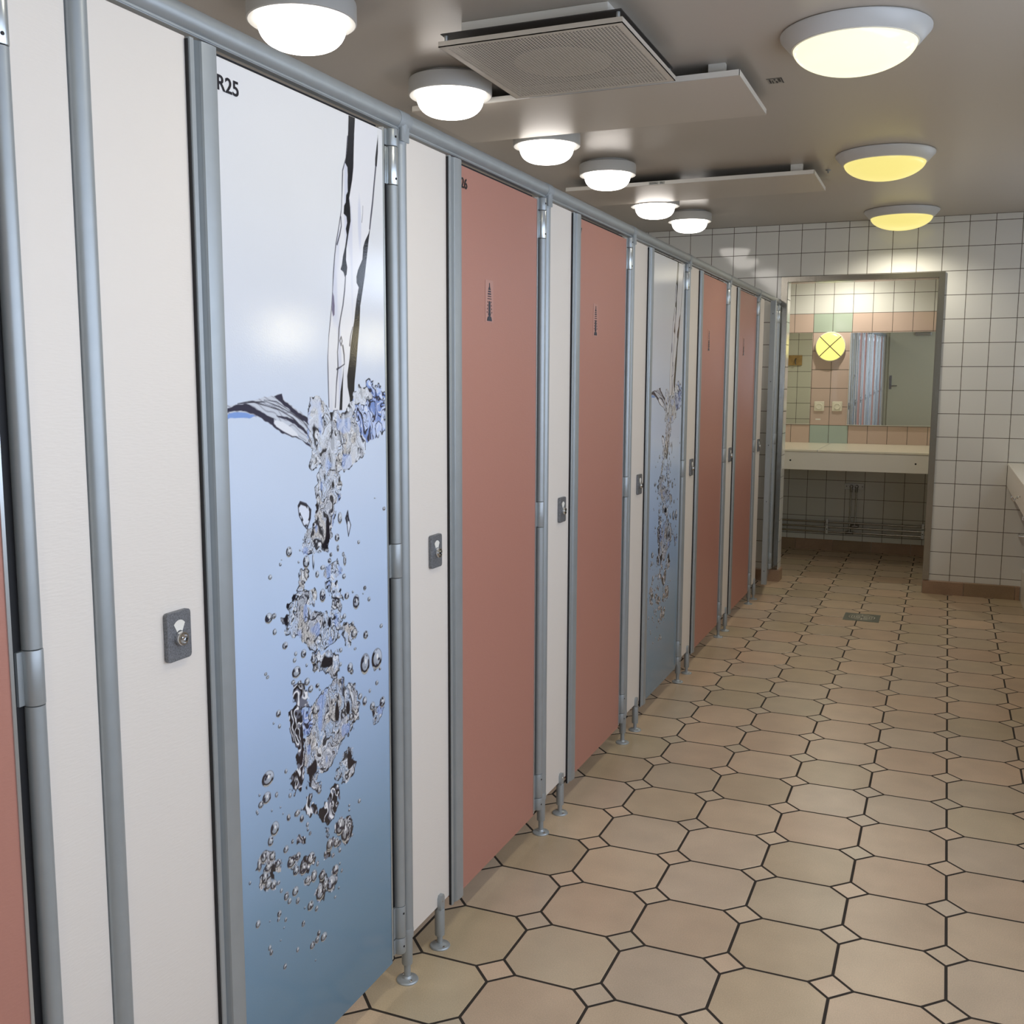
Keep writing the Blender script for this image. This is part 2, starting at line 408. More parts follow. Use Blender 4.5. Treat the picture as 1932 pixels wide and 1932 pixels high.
# ---- lock
def make_lock(parent, y, z=.985):
    mb = MB(); hw, hh, rr = .0265, .0385, .006
    pts = []
    for cx, cz, a0 in ((hw-rr, hh-rr, 0), (-hw+rr, hh-rr, 90), (-hw+rr, -hh+rr, 180), (hw-rr, -hh+rr, 270)):
        for q in range(4): a = math.radians(a0+q*30); pts.append((y+cx+rr*math.cos(a), z+cz+rr*math.sin(a)))
    mb.prism(pts, .003, .0115, 'x'); lk = mb.build('lock', ZINC, parent, bevel=.0012)
    mb = MB(); pts = [(y+.019*math.cos(math.radians(a)), z-.004+.026*math.sin(math.radians(a))) for a in range(50, 131, 10)]+[(y+.009*math.cos(math.radians(a)), z-.004+.010*math.sin(math.radians(a))) for a in range(130, 49, -20)]
    pts = [(y+(p[0]-y)*1.0, p[1]+.003) for p in pts]
    mb.prism(pts, .0110, .0119, 'x'); mb.build('indicator_window', WPL, lk)
    mb = MB(); mb.lathe([(.0108, .0112), (.0114, .0130), (.0112, .0185), (.0102, .0200), (.0078, .0200), (.0074, .0135), (.0030, .0135), (.0026, .0175), (.0005, .0180)], (0, y, z-.004), 'x', 28)
    mb.build('spindle', CHROME, lk, smooth=True)
    return lk
def make_panel(y0, y1, lock=None, foot=None):
    r = empty('front_panel', (0, 0, 0), None, None)
    mb = MB(); mb.box(-.010, .003, y0, y1, .105, 1.8855); mb.build('board', WHITEP, r, bevel=.0008)
    if lock: make_lock(r, lock)
    if foot:
        mb = MB(); mb.lathe([(.0118, .030), (.0122, .032), (.0122, .096), (.0115, .098)], (.004, foot, 0), n=24)
        mb.lathe([(.0070, .006), (.0070, .032)], (.004, foot, 0), n=16)
        mb.prism([(foot-.0105, .097), (foot+.0105, .097), (foot+.0105, .126), (foot+.006, .134), (foot-.006, .134), (foot-.0105, .126)], .0032, .0125, 'x')
        f = mb.build('foot', ALU, r, smooth=True)
        mb = MB(); mb.lathe([(.0250, 0), (.0253, .002), (.0235, .0045), (.012, .0072), (.008, .010)], (.004, foot, 0), n=32); fp = mb.build('foot_plate', ALU, f, smooth=True)
        mb = MB(); mb.lathe([(.0022, .0125), (.0018, .0132)], (0, foot, .118), 'x', 10); mb.build('screw', CHROME, f)
        for a in (-.6, 2.54): mb = MB(); mb.lathe([(.004, .0035), (.004, .0065)], (.004+.017*math.cos(a), foot+.017*math.sin(a), 0), n=10); mb.build('screw', CHROME, f)
    return r
PG = 'white front panels with locks'
pnl0 = make_panel(.0165, .2115, .140, .158)
plabels = ['white panel with lock between the nearest water door and the salmon door marked twenty six',
    'white front panel with lock between the two nearest salmon doors', 'white panel with lock between a salmon door and the second water door',
    'white front panel with lock just beyond the second water print door', 'white panel with lock separating the two farthest salmon doors',
    'white front panel with lock, last of the row before the door left ajar']
for k, y in enumerate(POSTS):
    p = pnl0 if k == 0 else copy_tree(pnl0)
    p.location = (0, y, 0); tag(p, plabels[k], 'panel', PG)
p = make_panel(1.0955, 1.289, 1.220, None); tag(p, 'wide white front panel with the largest lock in view, before the nearest water door', 'panel', PG)
p = make_panel(.9635, 1.0588); tag(p, 'narrow white panel without a lock, beside the nearest salmon door', 'panel')

# ---- the printed picture: water pouring into water
POLYS=[('body',[(397,1886),(393,1835),(385,1794),(373,1769),(370,1729),(366,1695),(357,1665),(345,1630),(340,1607),(335,1578),(331,1544),(325,1506),(315,1458),(310,1418),(310,1378),(311,1320),(398,1318),(404,1372),(409,1402),(416,1432),(425,1477),(430,1513),(437,1552),(446,1589),(456,1620),(465,1656),(473,1693),(485,1736),(498,1798),(506,1886),(502,1878)]),
('dark',[(398,1886),(395,1847),(392,1824),(388,1803),(382,1785),(390,1778),(391,1764),(390,1753),(390,1733),(384,1726),(382,1712),(376,1705),(374,1690),(384,1686),(386,1675),(381,1663),(384,1652),(377,1628),(369,1610),(365,1595),(360,1585),(370,1581),(375,1572),(381,1577),(384,1591),(380,1605),(382,1626),(389,1650),(395,1668),(399,1680),(398,1705),(395,1722),(401,1740),(407,1758),(412,1782),(414,1811),(417,1846),(421,1878)]),
('dark',[(507,1862),(501,1840),(495,1815),(494,1800),(501,1800),(506,1829)]),
('dark',[(473,1681),(465,1665),(451,1649),(444,1636),(440,1612),(423,1590),(417,1577),(417,1565),(425,1557),(416,1533),(410,1509),(406,1491),(400,1473),(391,1443),(387,1419),(382,1402),(377,1384),(378,1363),(385,1342),(386,1318),(399,1318),(404,1372),(411,1405),(418,1444),(426,1486),(430,1522),(440,1553),(449,1583),(458,1620),(465,1650)]),
('dark',[(347,1319),(352,1354),(361,1384),(366,1407),(362,1372),(357,1319)]),
('mid',[(331,1541),(335,1533),(337,1516),(336,1499),(331,1495),(327,1507)]),
('ribbon',[(12,1335),(39,1337),(80,1342),(114,1347),(141,1348),(159,1352),(171,1341),(193,1329),(218,1318),(244,1305),(257,1292),(251,1259),(229,1268),(208,1274),(183,1279),(159,1286),(135,1298),(112,1307),(89,1315),(67,1313),(11,1314)]),
('navy',[(12,1330),(39,1337),(61,1336),(83,1330),(105,1321),(136,1310),(137,1302),(151,1294),(179,1283),(225,1268),(242,1262),(251,1252),(221,1268),(179,1278),(155,1285),(131,1299),(108,1307),(90,1316),(67,1322),(46,1326),(11,1324)]),
('navy',[(139,1348),(161,1352),(165,1343),(185,1331),(210,1318),(244,1307),(252,1292),(226,1302),(201,1314),(173,1329),(153,1340)]),
('navy',[(143,1315),(176,1312),(203,1304),(228,1289),(247,1276),(243,1275),(221,1286),(196,1299),(172,1308),(148,1312)]),
('sky',[(11,1321),(39,1324),(67,1321),(86,1315),(67,1313),(11,1314)]),
('white',[(137,1304),(143,1307),(163,1303),(188,1292),(204,1282),(210,1276),(191,1277),(163,1287),(143,1296)]),
('rwave',[(396,1335),(418,1362),(444,1364),(447,1375),(458,1379),(471,1372),(487,1356),(490,1370),(495,1372),(504,1361),(521,1347),(519,1270),(473,1261),(446,1249),(415,1275),(395,1303)]),
('chaos',[(250,1340),(272,1346),(290,1332),(313,1318),(366,1309),(381,1327),(404,1335),(397,1348),(418,1362),(449,1361),(476,1345),(443,1329),(406,1327),(400,1300),(420,1275),(441,1252),(437,1227),(403,1213),(362,1200),(338,1204),(323,1208),(286,1209),(277,1225),(263,1213),(254,1208),(245,1213),(248,1229),(253,1249),(238,1273),(244,1305)]),
('chaos',[(276,1209),(338,1207),(347,1177),(348,1150),(326,1142),(320,1105),(309,1080),(299,1068),(297,1053),(262,1055),(235,1060),(213,1058),(218,1077),(230,1104),(255,1111),(260,1134),(259,1172),(267,1195)]),
('ring',[(203,1150),(210,1157),(229,1151),(244,1138),(242,1123),(230,1104),(219,1113),(206,1132)]),
('ring',[(371,1122),(362,1108),(368,1094),(372,1071),(381,1092),(374,1107)]),
('chaos',[(326,1034),(338,1018),(348,1011),(341,999),(327,992),(308,994),(285,1005),(283,1013)]),
('chaos',[(285,995),(331,986),(343,964),(350,953),(326,952),(310,966),(291,988)]),
('chaos',[(215,1035),(230,1031),(233,1023),(214,997),(211,987),(196,986),(197,1009),(200,1020)]),
('chaos',[(181,993),(199,993),(220,989),(256,984),(256,971),(249,958),(222,964),(221,943),(208,919),(199,913),(175,911),(158,918),(151,941),(147,955),(165,955),(166,972),(177,980)]),
('chaos',[(225,960),(267,938),(289,925),(305,921),(302,933),(310,961),(339,944),(342,910),(328,903),(341,891),(317,867),(216,891),(199,907),(215,935)]),
('ring',[(355,892),(379,894),(396,877),(385,864),(354,867),(341,880)]),
('chaos',[(207,937),(284,934),(340,904),(322,868),(281,867),(242,867),(206,896),(199,908)]),
('chaos',[(339,899),(373,892),(399,874),(390,862),(363,847),(343,868)]),
('chaos',[(231,866),(325,851),(329,843),(326,805),(319,793),(299,800),(291,814),(264,828),(241,832)]),
('tube',[(168,821),(184,823),(215,810),(227,769),(201,767),(179,783),(171,803)]),
('tube',[(161,780),(179,783),(197,773),(204,749),(204,715),(210,680),(203,648),(195,618),(173,617),(159,632),(156,648),(182,670),(180,701),(163,738),(156,762)]),
('blue',[(202,764),(217,759),(237,730),(233,722),(210,714),(205,737)]),
('chaos',[(227,769),(258,778),(319,797),(349,789),(352,762),(370,774),(387,760),(401,722),(398,689),(358,670),(332,662),(314,637),(285,621),(257,631),(233,613),(211,635),(206,704),(237,725),(223,757)]),
('chaos',[(357,644),(379,634),(369,618),(386,600),(377,581),(350,571),(330,591),(300,599),(309,608),(339,631)]),
('tube',[(288,583),(308,589),(325,578),(320,556),(311,526),(289,516),(273,515),(250,544),(258,557),(283,561)]),
('chaos',[(210,624),(256,609),(259,589),(244,590),(217,607)]),
('tube',[(211,598),(224,593),(222,576),(243,572),(246,545),(231,556),(208,556),(204,569)]),
('chaos',[(453,701),(487,694),(501,677),(486,666),(476,657),(457,668),(462,684)]),
('chaos',[(51,522),(56,538),(76,546),(99,536),(109,516),(123,506),(124,487),(98,498),(93,488),(113,466),(108,458),(77,475),(62,489),(70,507),(83,516),(65,525)]),
('chaos',[(143,486),(145,503),(169,504),(186,491),(181,482),(162,478)]),
('tube',[(180,456),(183,471),(199,480),(217,482),(230,466),(225,454),(207,449),(193,449)]),
('chaos',[(195,430),(197,439),(219,430),(224,441),(236,438),(235,422),(224,418),(201,422)]),
('chaos',[(225,391),(241,400),(249,424),(261,427),(268,407),(289,405),(295,423),(309,413),(311,398),(303,376),(278,367),(264,378),(250,368),(231,380)]),
('tube',[(328,448),(331,466),(302,483),(307,496),(327,505),(342,499),(357,497),(375,483),(372,461),(356,447),(340,440)]),
('chaos',[(268,489),(269,509),(278,506),(283,493),(275,487)]),
('tube',[(270,465),(282,482),(301,473),(321,462),(320,448),(296,459),(286,441),(262,446),(267,455)]),
('tube',[(172,518),(179,531),(192,533),(202,516),(202,503),(187,505)])]
LINES=[([(393,1835),(385,1794),(373,1769),(370,1729),(366,1695),(357,1665),(345,1630),(340,1607),(335,1578),(331,1544),(325,1506),(315,1458),(310,1418),(310,1378),(311,1326)],2.2),
([(377,1573),(373,1547),(366,1518),(358,1497),(351,1474),(348,1450),(344,1430),(345,1401),(339,1372),(333,1325)],3),
([(497,1801),(490,1767),(483,1730),(474,1693),(470,1675)],3.5),
([(358,1459),(361,1451),(357,1442),(353,1451),(358,1459)],2),
([(363,1442),(367,1425),(368,1407),(353,1401),(341,1397)],3),
([(349,1630),(359,1649),(365,1666),(364,1683)],2.5),
([(440,1683),(444,1701),(445,1715)],1),
([(388,1443),(392,1461),(400,1479)],2),
([(39,1337),(79,1340),(117,1332),(152,1325),(193,1309),(234,1283),(251,1262)],1.8),
([(68,1339),(117,1339),(156,1329),(193,1316),(226,1301),(248,1282)],1.5),
([(110,1342),(145,1339),(173,1327),(210,1311),(239,1293)],1.2)]
BUBS=[(172,1070,8.4,8.9),(145,1052,3.7,3.4),(114,1034,5.1,4.1),(410,1054,4.7,3.9),(513,1110,5.7,4.0),(476,1136,3.3,1.4),(431,956,5.4,4.5),(447,930,5.5,4.6),(385,957,3.6,2.8),(397,934,11.5,14.0),(362,953,8.1,6.6),(260,1014,5.5,6.3),(331,1074,7.8,7.0),(333,1053,3.9,6.4),(352,1038,4.0,4.3),(308,1044,4.3,4.2),(303,1033,5.7,4.8),(279,1024,7.5,4.2),(357,1025,5.0,9.8),(353,994,6.0,4.9),(107,962,10.3,8.7),(122,963,6.4,4.9),(248,1042,3.2,15.5),(277,970,9.3,12.1),(225,1043,9.7,11.5),(342,1111,6.9,10.7),(218,1086,2.6,2.0),(206,1068,2.6,2.0),(201,1047,3.0,2.5),(149,1059,2.0,1.2),(424,946,2.7,1.7),(123,934,5.4,5.4),(153,902,7.7,6.3),(495,863,6.2,4.4),(432,858,9.1,8.2),(388,871,11.4,9.0),(352,914,5.9,5.1),(382,892,5.2,5.2),(428,798,17.4,20.5),(475,797,20.0,21.0),(376,795,6.1,5.2),(474,745,5.7,5.0),(445,736,4.2,3.9),(467,776,4.7,3.5),(488,772,4.3,3.5),(186,844,13.1,10.3),(219,817,8.2,7.0),(175,828,5.7,4.3),(195,821,6.6,4.8),(230,800,7.6,6.6),(253,800,6.2,4.5),(261,791,3.1,3.1),(270,782,4.7,4.1),(128,783,6.9,6.3),(130,759,4.1,3.8),(113,770,2.7,2.5),(94,865,3.9,2.9),(99,858,4.0,2.9),(424,720,8.2,9.2),(455,700,9.4,8.7),(496,697,10.7,11.3),(146,669,4.2,3.9),(92,675,16.7,13.0),(87,641,12.0,10.1),(70,635,7.2,6.2),(116,636,4.4,4.7),(157,619,4.6,4.4),(178,576,8.8,5.8),(193,578,3.3,2.7),(150,580,5.0,5.2),(193,559,5.2,4.5),(397,515,4.0,3.9),(358,521,3.5,2.4),(358,511,3.5,2.4),(252,594,7.1,8.2),(370,805,9.5,9.4),(185,879,4.3,3.9),(181,868,5.0,4.3),(210,873,8.1,7.8),(335,821,4.2,4.2),(219,849,3.4,3.5),(242,855,7.6,8.8),(247,835,8.5,5.3),(337,849,5.0,4.6),(390,839,4.4,2.8),(330,879,5.0,5.0),(372,703,8.7,7.2),(246,754,11.6,9.0),(406,735,8.1,6.3),(539,617,3.5,1.8),(74,536,9.3,10.4),(99,527,8.7,9.0),(114,506,9.7,7.6),(61,527,6.1,11.1),(76,497,9.3,12.9),(86,512,9.4,8.5),(156,490,12.7,10.4),(177,492,8.6,7.8),(219,469,12.6,11.8),(194,460,11.4,11.1),(228,430,9.1,11.9),(206,432,9.8,6.9),(256,418,10.3,10.4),(248,386,14.0,14.8),(286,388,14.5,14.5),(303,408,10.7,10.1),(265,394,9.4,8.3),(341,474,15.1,24.0),(322,490,14.9,16.2),(284,467,11.5,11.6),(308,463,9.8,9.5),(108,575,12.0,12.5),(95,557,7.9,9.0),(140,522,7.5,6.7),(161,528,3.8,4.1),(210,541,4.4,4.8),(211,531,3.5,3.7),(218,520,4.0,3.7),(192,560,6.1,6.8),(151,578,5.4,5.6),(178,576,8.6,5.7),(241,449,4.6,5.4),(74,510,2.3,1.5),(33,507,3.3,3.4),(85,480,9.4,9.0),(100,472,8.8,8.6),(115,469,4.9,4.1),(123,450,4.1,4.1),(138,432,7.5,7.8),(166,428,9.4,8.9),(147,418,5.9,5.7),(173,406,6.0,6.3),(214,376,9.9,9.2),(234,360,5.5,5.5),(115,409,6.1,6.1),(134,388,4.1,4.1),(112,399,4.1,3.6),(52,421,6.5,6.9),(189,352,5.3,5.9),(84,359,4.3,5.1),(88,348,4.8,5.1),(169,310,4.3,4.8),(128,299,5.0,5.2),(240,306,5.6,6.0),(257,290,10.4,8.3),(234,296,6.9,6.6),(218,293,8.2,7.1),(397,515,5.3,4.6),(358,521,3.6,2.8),(358,511,3.6,2.8),(367,454,4.1,3.4),(269,457,5.7,5.5),(295,442,5.8,4.4),(320,442,4.9,5.1),(319,414,3.5,2.8),(326,396,4.0,4.0),(314,365,3.5,2.8),(300,352,3.9,2.8),(67,654,3.0,2.9),(101,612,2.4,2.5),(127,608,2.4,2.0),(134,593,2.0,2.0),(58,627,3.0,3.4),(60,623,3.0,2.9),(170,467,9.4,8.9),(284,470,10.5,11.0),(195,381,3.1,2.4),(117,356,2.4,1.8),(128,375,2.5,1.8),(86,409,2.0,1.8),(227,257,2.3,1.9)]

def make_print():
    res = 1.2; W, Hh = 526, 1789; z0 = 86
    nu, nv = int(W/res)+1, int(Hh/res)+1
    uu = np.linspace(0, W, nu); vv = np.linspace(z0, z0+Hh, nv); U, V = np.meshgrid(uu, vv)
    rng = np.random.RandomState(4)
    def noise(x, y, seed):
        r = np.random.RandomState(seed).rand(97, 97); xi = np.floor(x).astype(int); yi = np.floor(y).astype(int); fx = x-xi; fy = y-yi
        fx = fx*fx*(3-2*fx); fy = fy*fy*(3-2*fy); a = xi % 97; b = yi % 97; a1 = (a+1) % 97; b1 = (b+1) % 97
        return (r[b, a]*(1-fx)+r[b, a1]*fx)*(1-fy)+(r[b1, a]*(1-fx)+r[b1, a1]*fx)*fy
    n1 = noise(U/28+3, V/34, 1); n2 = noise(U/26+9, V/40+5, 2)
    wu = U+34*(n1-.5)+14*(noise(U/10, V/12, 3)-.5); wv = V+44*(n2-.5)+18*(noise(U/9+4, V/12, 4)-.5)
    f = noise(wu/21, wv/36, 5)*.65+noise(wu/10, wv/17+7, 6)*.35
    con = np.sin(f*27)
    tint = noise(wu/22, wv/30, 8)[..., None]
    dark = np.array([.010, .010, .018]); grey = np.array([.30, .32, .37]); white = np.array([.88, .89, .92]); warm = np.array([.38, .36, .34]); blue = np.array([.22, .34, .68])
    def mixv(a, b, t): return a*(1-t)+b*t
    def sm(x, a, b): t = np.clip((x-a)/(b-a), 0, 1); return (t*t*(3-2*t))[..., None]
    # water colour by height on the print
    stops = [(80, (.13, .22, .30)), (250, (.15, .26, .36)), (420, (.20, .32, .44)), (600, (.31, .44, .62)), (800, (.44, .57, .80)), (1000, (.54, .66, .86)), (1300, (.63, .71, .85)), (1500, (.71, .74, .80)), (1700, (.74, .75, .77)), (1900, (.77, .77, .78))]
    zz = [s[0] for s in stops]; img = np.stack([np.interp(V, zz, [s[1][c] for s in stops]) for c in range(3)], -1)
    img *= (1+.03*(noise(U/90, V/120, 9)-.5))[..., None]
    def ridge(n, k): return np.abs(np.sin(n*k))
    fine = noise(wu/12+5, wv/19, 41)*.6+noise(U/6.5+.4*V/9, V/10, 42)*.4; vfine = noise(wu/6, wv/9, 43)
    chaos = mixv(grey*1.5, warm*1.45, (tint > .55)*1.0); chaos = mixv(chaos, img*1.02, sm(noise(wu/26, wv/34, 44), .38, .55)*.85)
    chaos = mixv(chaos, white, sm(np.sin(f*24+.8), .15, .8)*.75); chaos = mixv(chaos, grey*.7, sm(np.sin(vfine*15), .2, .8)*.45)
    chaos = mixv(chaos, dark*2, (1-sm(ridge(fine, 15), .10, .34))*.85); chaos = mixv(chaos, white, sm(ridge(fine, 15), .40, .55)*(1-sm(ridge(fine, 15), .62, .8))*.55)
    chaos = mixv(chaos, dark, (1-sm(ridge(f, 12), .16, .42))*.95)
    big = noise(U/20+2, V/38, 12); chaos = mixv(chaos, dark, sm(big, .78, .86)); chaos = mixv(chaos, blue*1.15, sm(-big, -.24, -.15)*.55)
    splash_zone = sm(V, 1165, 1215)*.55; chaos = mixv(chaos, mixv(img, white, .55), splash_zone*sm(noise(wu/15, wv/22, 46), .25, .6))
    tubec = mixv(np.array([.16, .17, .22]), dark, sm(-np.sin(noise(wu/16, wv/60, 14)*22), -.4, .2)); tubec = mixv(tubec, white, sm(np.sin(noise(wu/16, wv/60, 14)*22+.6), .72, .95))
    wave = mixv(np.array([.20, .30, .62]), np.array([.50, .60, .86]), sm(noise(wu/20, wv/20, 15), .35, .65)); wave = mixv(wave, dark*3, sm(-np.sin(noise(wu/24, wv/24, 16)*20), .55, .85)); wave = mixv(wave, white, sm(np.sin(noise(wu/24, wv/24, 16)*20), .8, .97)*.7)
    strk = np.sin((V+U*.45+18*n1)*.55); rib = mixv(np.array([.60, .64, .72]), np.array([.30, .31, .38]), sm(strk, .5, .95)*.8)
    body = mixv(np.array([.78, .78, .81]), np.array([.55, .58, .72]), sm(noise(U/16, V/140, 18), .55, .8)*.6)
    fills = dict(body=body, dark=None, mid=None, ribbon=rib, navy=None, sky=None, white=None, rwave=wave, chaos=chaos, tube=tubec, blue=wave)
    flat = dict(dark=(.012, .014, .02), mid=(.16, .14, .22), navy=(.030, .030, .060), sky=(.22, .36, .72), white=(.80, .82, .88))
    def window_(pts, pad=8):
        a = np.array(pts, float); u0, v0 = a.min(0)-pad; u1, v1 = a.max(0)+pad
        i0, i1 = np.searchsorted(uu, [u0, u1]); j0, j1 = np.searchsorted(vv, [v0, v1]); return slice(j0, j1), slice(i0, i1), a
    def inside(a, X, Y):
        r = np.zeros(X.shape, bool)
        for k in range(len(a)):
            x1, y1 = a[k]; x2, y2 = a[(k+1) % len(a)]
            if y1 == y2: continue
            r ^= ((y1 > Y) != (y2 > Y)) & (X < (x2-x1)*(Y-y1)/(y2-y1)+x1)
        return r
    def segd(a, X, Y, closed=True):
        d = np.full(X.shape, 1e9)
        for k in range(len(a) if closed else len(a)-1):
            p, q = a[k], a[(k+1) % len(a)]; v = q-p; L = max(v@v, 1e-6)
            t = np.clip(((X-p[0])*v[0]+(Y-p[1])*v[1])/L, 0, 1); d = np.minimum(d, np.hypot(X-p[0]-t*v[0], Y-p[1]-t*v[1]))
        return d
    def put(sj, si, col, al):
        al = al[..., None]; img[sj, si] = img[sj, si]*(1-al)+col*al
    for kind, pts in POLYS:
        sj, si, a = window_(pts); X, Y = U[sj, si], V[sj, si]
        if X.size == 0: continue
        rough = 0 if kind in ('body', 'dark', 'white', 'mid', 'ring') else (3 if kind in ('ribbon', 'navy', 'sky') else 13)
        Xw = X+rough*(noise(X/9, Y/12, 21)-.5)+rough*.5*(noise(X/4, Y/5, 27)-.5); Yw = Y+rough*(noise(X/10+3, Y/12, 22)-.5)
        ins = inside(a, Xw, Yw); d = segd(a, Xw, Yw); sd = np.where(ins, d, -d); al = np.clip(.5+sd/res, 0, 1)
        if kind == 'ring':
            put(sj, si, np.array([.74, .80, .92]), al)
            left = np.clip((6.0-d)/1.5, 0, 1)*al*np.clip((noise(X/6, Y/9, 23)-.35)*9, 0, 1); put(sj, si, np.array([.02, .022, .035]), left)
            put(sj, si, np.array([.04, .045, .07]), np.clip((1.8-np.abs(sd))/1.0, 0, 1))
        else:
            src = fills.get(kind)
            put(sj, si, np.array(flat[kind]) if src is None else src[sj, si], al)
            if kind in ('chaos', 'tube', 'rwave'):
                e = np.clip((1.9-np.abs(sd))/1.2, 0, 1)*np.clip((noise(X/9, Y/9, 24)-.4)*8, 0, 1); put(sj, si, np.array([.02, .02, .03]), e)
    for pts, wd in LINES:
        sj, si, a = window_(pts); X, Y = U[sj, si], V[sj, si]; d = segd(a, X, Y, False)
        wv_ = wd*(.35+.6*noise(X/20, Y/45, 51)); put(sj, si, np.array([.035, .035, .06]), np.clip((wv_-d)/1.2+.5, 0, 1)*.92)
    for (u, v, ru, rv) in BUBS:
        ru *= 1.06; rv *= 1.06
        sj, si, a = window_([(u-ru, v-rv), (u+ru, v+rv)], 3); X, Y = U[sj, si], V[sj, si]
        if X.size == 0: continue
        ex, ey = (X-u)/ru, (Y-v)/rv; r = np.hypot(ex, ey); small = ru < 4; k = ru/res
        def soft(t): return np.clip(.5+t*k, 0, 1)
        g = -.55*ex-.75*ey; A = soft(1.0-r)
        base = img[sj, si].copy(); lum = np.clip(.62-.55*g, 0, 1)[..., None]
        put(sj, si, mixv(base*.85, np.array([.60, .61, .63]), np.full(X.shape+(1,), .3 if small else .55))*(.42+.70*lum), A)
        put(sj, si, np.array([.014, .014, .022]), A*soft(r-(.56 if small else .64))*np.clip((g+.42)*4, 0, 1))
        if not small:
            nn = noise(X/max(3, ru*.4)+u, Y/max(4, rv*.35)+v, 31); put(sj, si, np.array([.03, .03, .05]), A*np.clip((nn-.60)*9, 0, 1)*soft(.88-r))
            put(sj, si, np.array([.03, .03, .05]), A*soft(r-.93)*.8)
            put(sj, si, np.array([.60, .57, .50]), A*soft(r-.84)*np.clip((-ey-.55)*8, 0, 1)*.8)
        put(sj, si, np.array([.88, .89, .90]), A*np.clip(((.30 if small else .26)-np.sqrt(((ex-.14)**2*2.2+(ey-.2)**2)))*k+.5, 0, 1))
    img = np.clip(img, .004, .95)
    # mesh
    n = nu*nv; co = np.zeros((n, 3), np.float32); co[:, 0] = .0066; co[:, 1] = U.ravel()/1000; co[:, 2] = V.ravel()/1000
    idx = np.arange(n).reshape(nv, nu); q = np.stack([idx[:-1, :-1], idx[:-1, 1:], idx[1:, 1:], idx[1:, :-1]], -1).reshape(-1, 4)
    me = bpy.data.meshes.new('printed_film'); me.vertices.add(n); me.vertices.foreach_set('co', co.ravel())
    me.loops.add(q.size); me.loops.foreach_set('vertex_index', q.ravel().astype(np.int32)); me.polygons.add(len(q))
    me.polygons.foreach_set('loop_start', np.arange(0, q.size, 4, dtype=np.int32)); me.update(calc_edges=True)
    at = me.color_attributes.new('print', 'FLOAT_COLOR', 'POINT'); rgba = np.ones((n, 4), np.float32); rgba[:, :3] = img.reshape(-1, 3); at.data.foreach_set('color', rgba.ravel())
    me.materials.append(PRINT); return me
PRINT_ME = make_print()

# ---- doors
def text_obj(s, y, z, h, parent, x=.0074, sx=1.08):
    cu = bpy.data.curves.new('numeral', 'FONT'); cu.body = s; cu.size = h/.70; cu.extrude = .0002; cu.offset = h*.022; cu.space_character = 1.0
    t = bpy.data.objects.new('t', cu); COL.objects.link(t); dg = bpy.context.evaluated_depsgraph_get(); dg.update()
    me = bpy.data.meshes.new_from_object(t.evaluated_get(dg)); bpy.data.objects.remove(t)
    co = np.zeros(len(me.vertices)*3); me.vertices.foreach_get('co', co); co = co.reshape(-1, 3)
    out = np.stack([np.full(len(co), x)+co[:, 2], y+co[:, 0]*sx, z+co[:, 1]], 1); me.vertices.foreach_set('co', out.ravel()); me.update()
    me.materials.clear(); me.materials.append(INK)
    o = bpy.data.objects.new('numeral', me); COL.objects.link(o); o.parent = parent; return o
def shower_sign(parent, y, z, folded=False):
    mb = MB(); mb.box(.0062, .0068, y-.024, y+.024, z-.052, z+.052); st = mb.build('sticker', STICK, parent, bevel=0)
    mb = MB(); k = .0362/44
    def poly(p): mb.prism([(y+a*.001, z+b*.001) for a, b in p], .0066, .0078, 'x')
    poly([(-1.3, 45), (1.3, 45), (1.8, 36), (7, 28), (-7, 28), (-1.8, 36)])
    for j, zz in enumerate((24, 18, 12, 6)):
        wv = 6+j*1.4; nn = 5
        for i in range(nn):
            a = -wv+2*wv*i/(nn-1); hh = 1.6 if j < 2 else 1.1; poly([(a-(1.7 if j < 2 else .9), zz-hh), (a+(1.7 if j < 2 else .9), zz-hh), (a+(1.6 if j < 2 else .8), zz+hh), (a-(1.6 if j < 2 else .8), zz+hh)])
    for sd in (-1, 1):
        for j in range(4): a = sd*(10+j*1.4); zz = -2-j*8.5; poly([(a-.6, zz-2.2), (a+.6, zz-2.2), (a+.5, zz+2.2), (a-.5, zz+2.2)])
    poly([(0, 1), (3.4, -1), (5, -6), (5.4, -16), (5.2, -26), (7, -33), (5, -36), (3, -31), (1.6, -30), (-1.6, -30), (-3, -31), (-5, -36), (-7, -33), (-5.2, -26), (-5.4, -16), (-5, -6), (-3.2, -1)])
    poly([(-2, -29), (2, -29), (3.6, -37), (10, -39), (13, -44), (14, -49), (-14, -49), (-13, -44), (-10, -39), (-3.6, -37)])
    mb.build('shower_pictogram', INKN, st)
def hinge_set(r, yt):
    """tube stile and knuckles at local y = yt"""
    for nm, m, rad, a, b in (('hinge_stile', ALU, .0130, .209, .955), ('hinge_stile', ALU, .0130, 1.031, 1.772)):
        mb = MB(); mb.lathe([(rad, a), (rad, b)], (.007, yt, 0), n=28); mb.build(nm, m, r, smooth=True)
    for a, b, m, scr in ((.0965, .133, ALU, (.114,)), (.1345, .2075, ALU, (.192,)), (.9565, 1.0295, ALU, ()), (1.7735, 1.8485, ALUB, (1.785,)), (1.850, 1.8835, ALU, (1.868,))):
        mb = MB(); mb.lathe([(.0132, a), (.0137, a+.001), (.0137, b-.001), (.0132, b)], (.007, yt, 0), n=28)
        mb.box(-.006, .0045, yt-.022, yt-.006, a+.001, b-.001)
        h = mb.build('hinge', m, r, smooth=True)
        for zz in scr:
            mb = MB(); mb.lathe([(.0024, .0160), (.0024, .0211)], (0, yt-.0035, zz), 'x', 12); mb.build('screw_hole', BLACK, h)
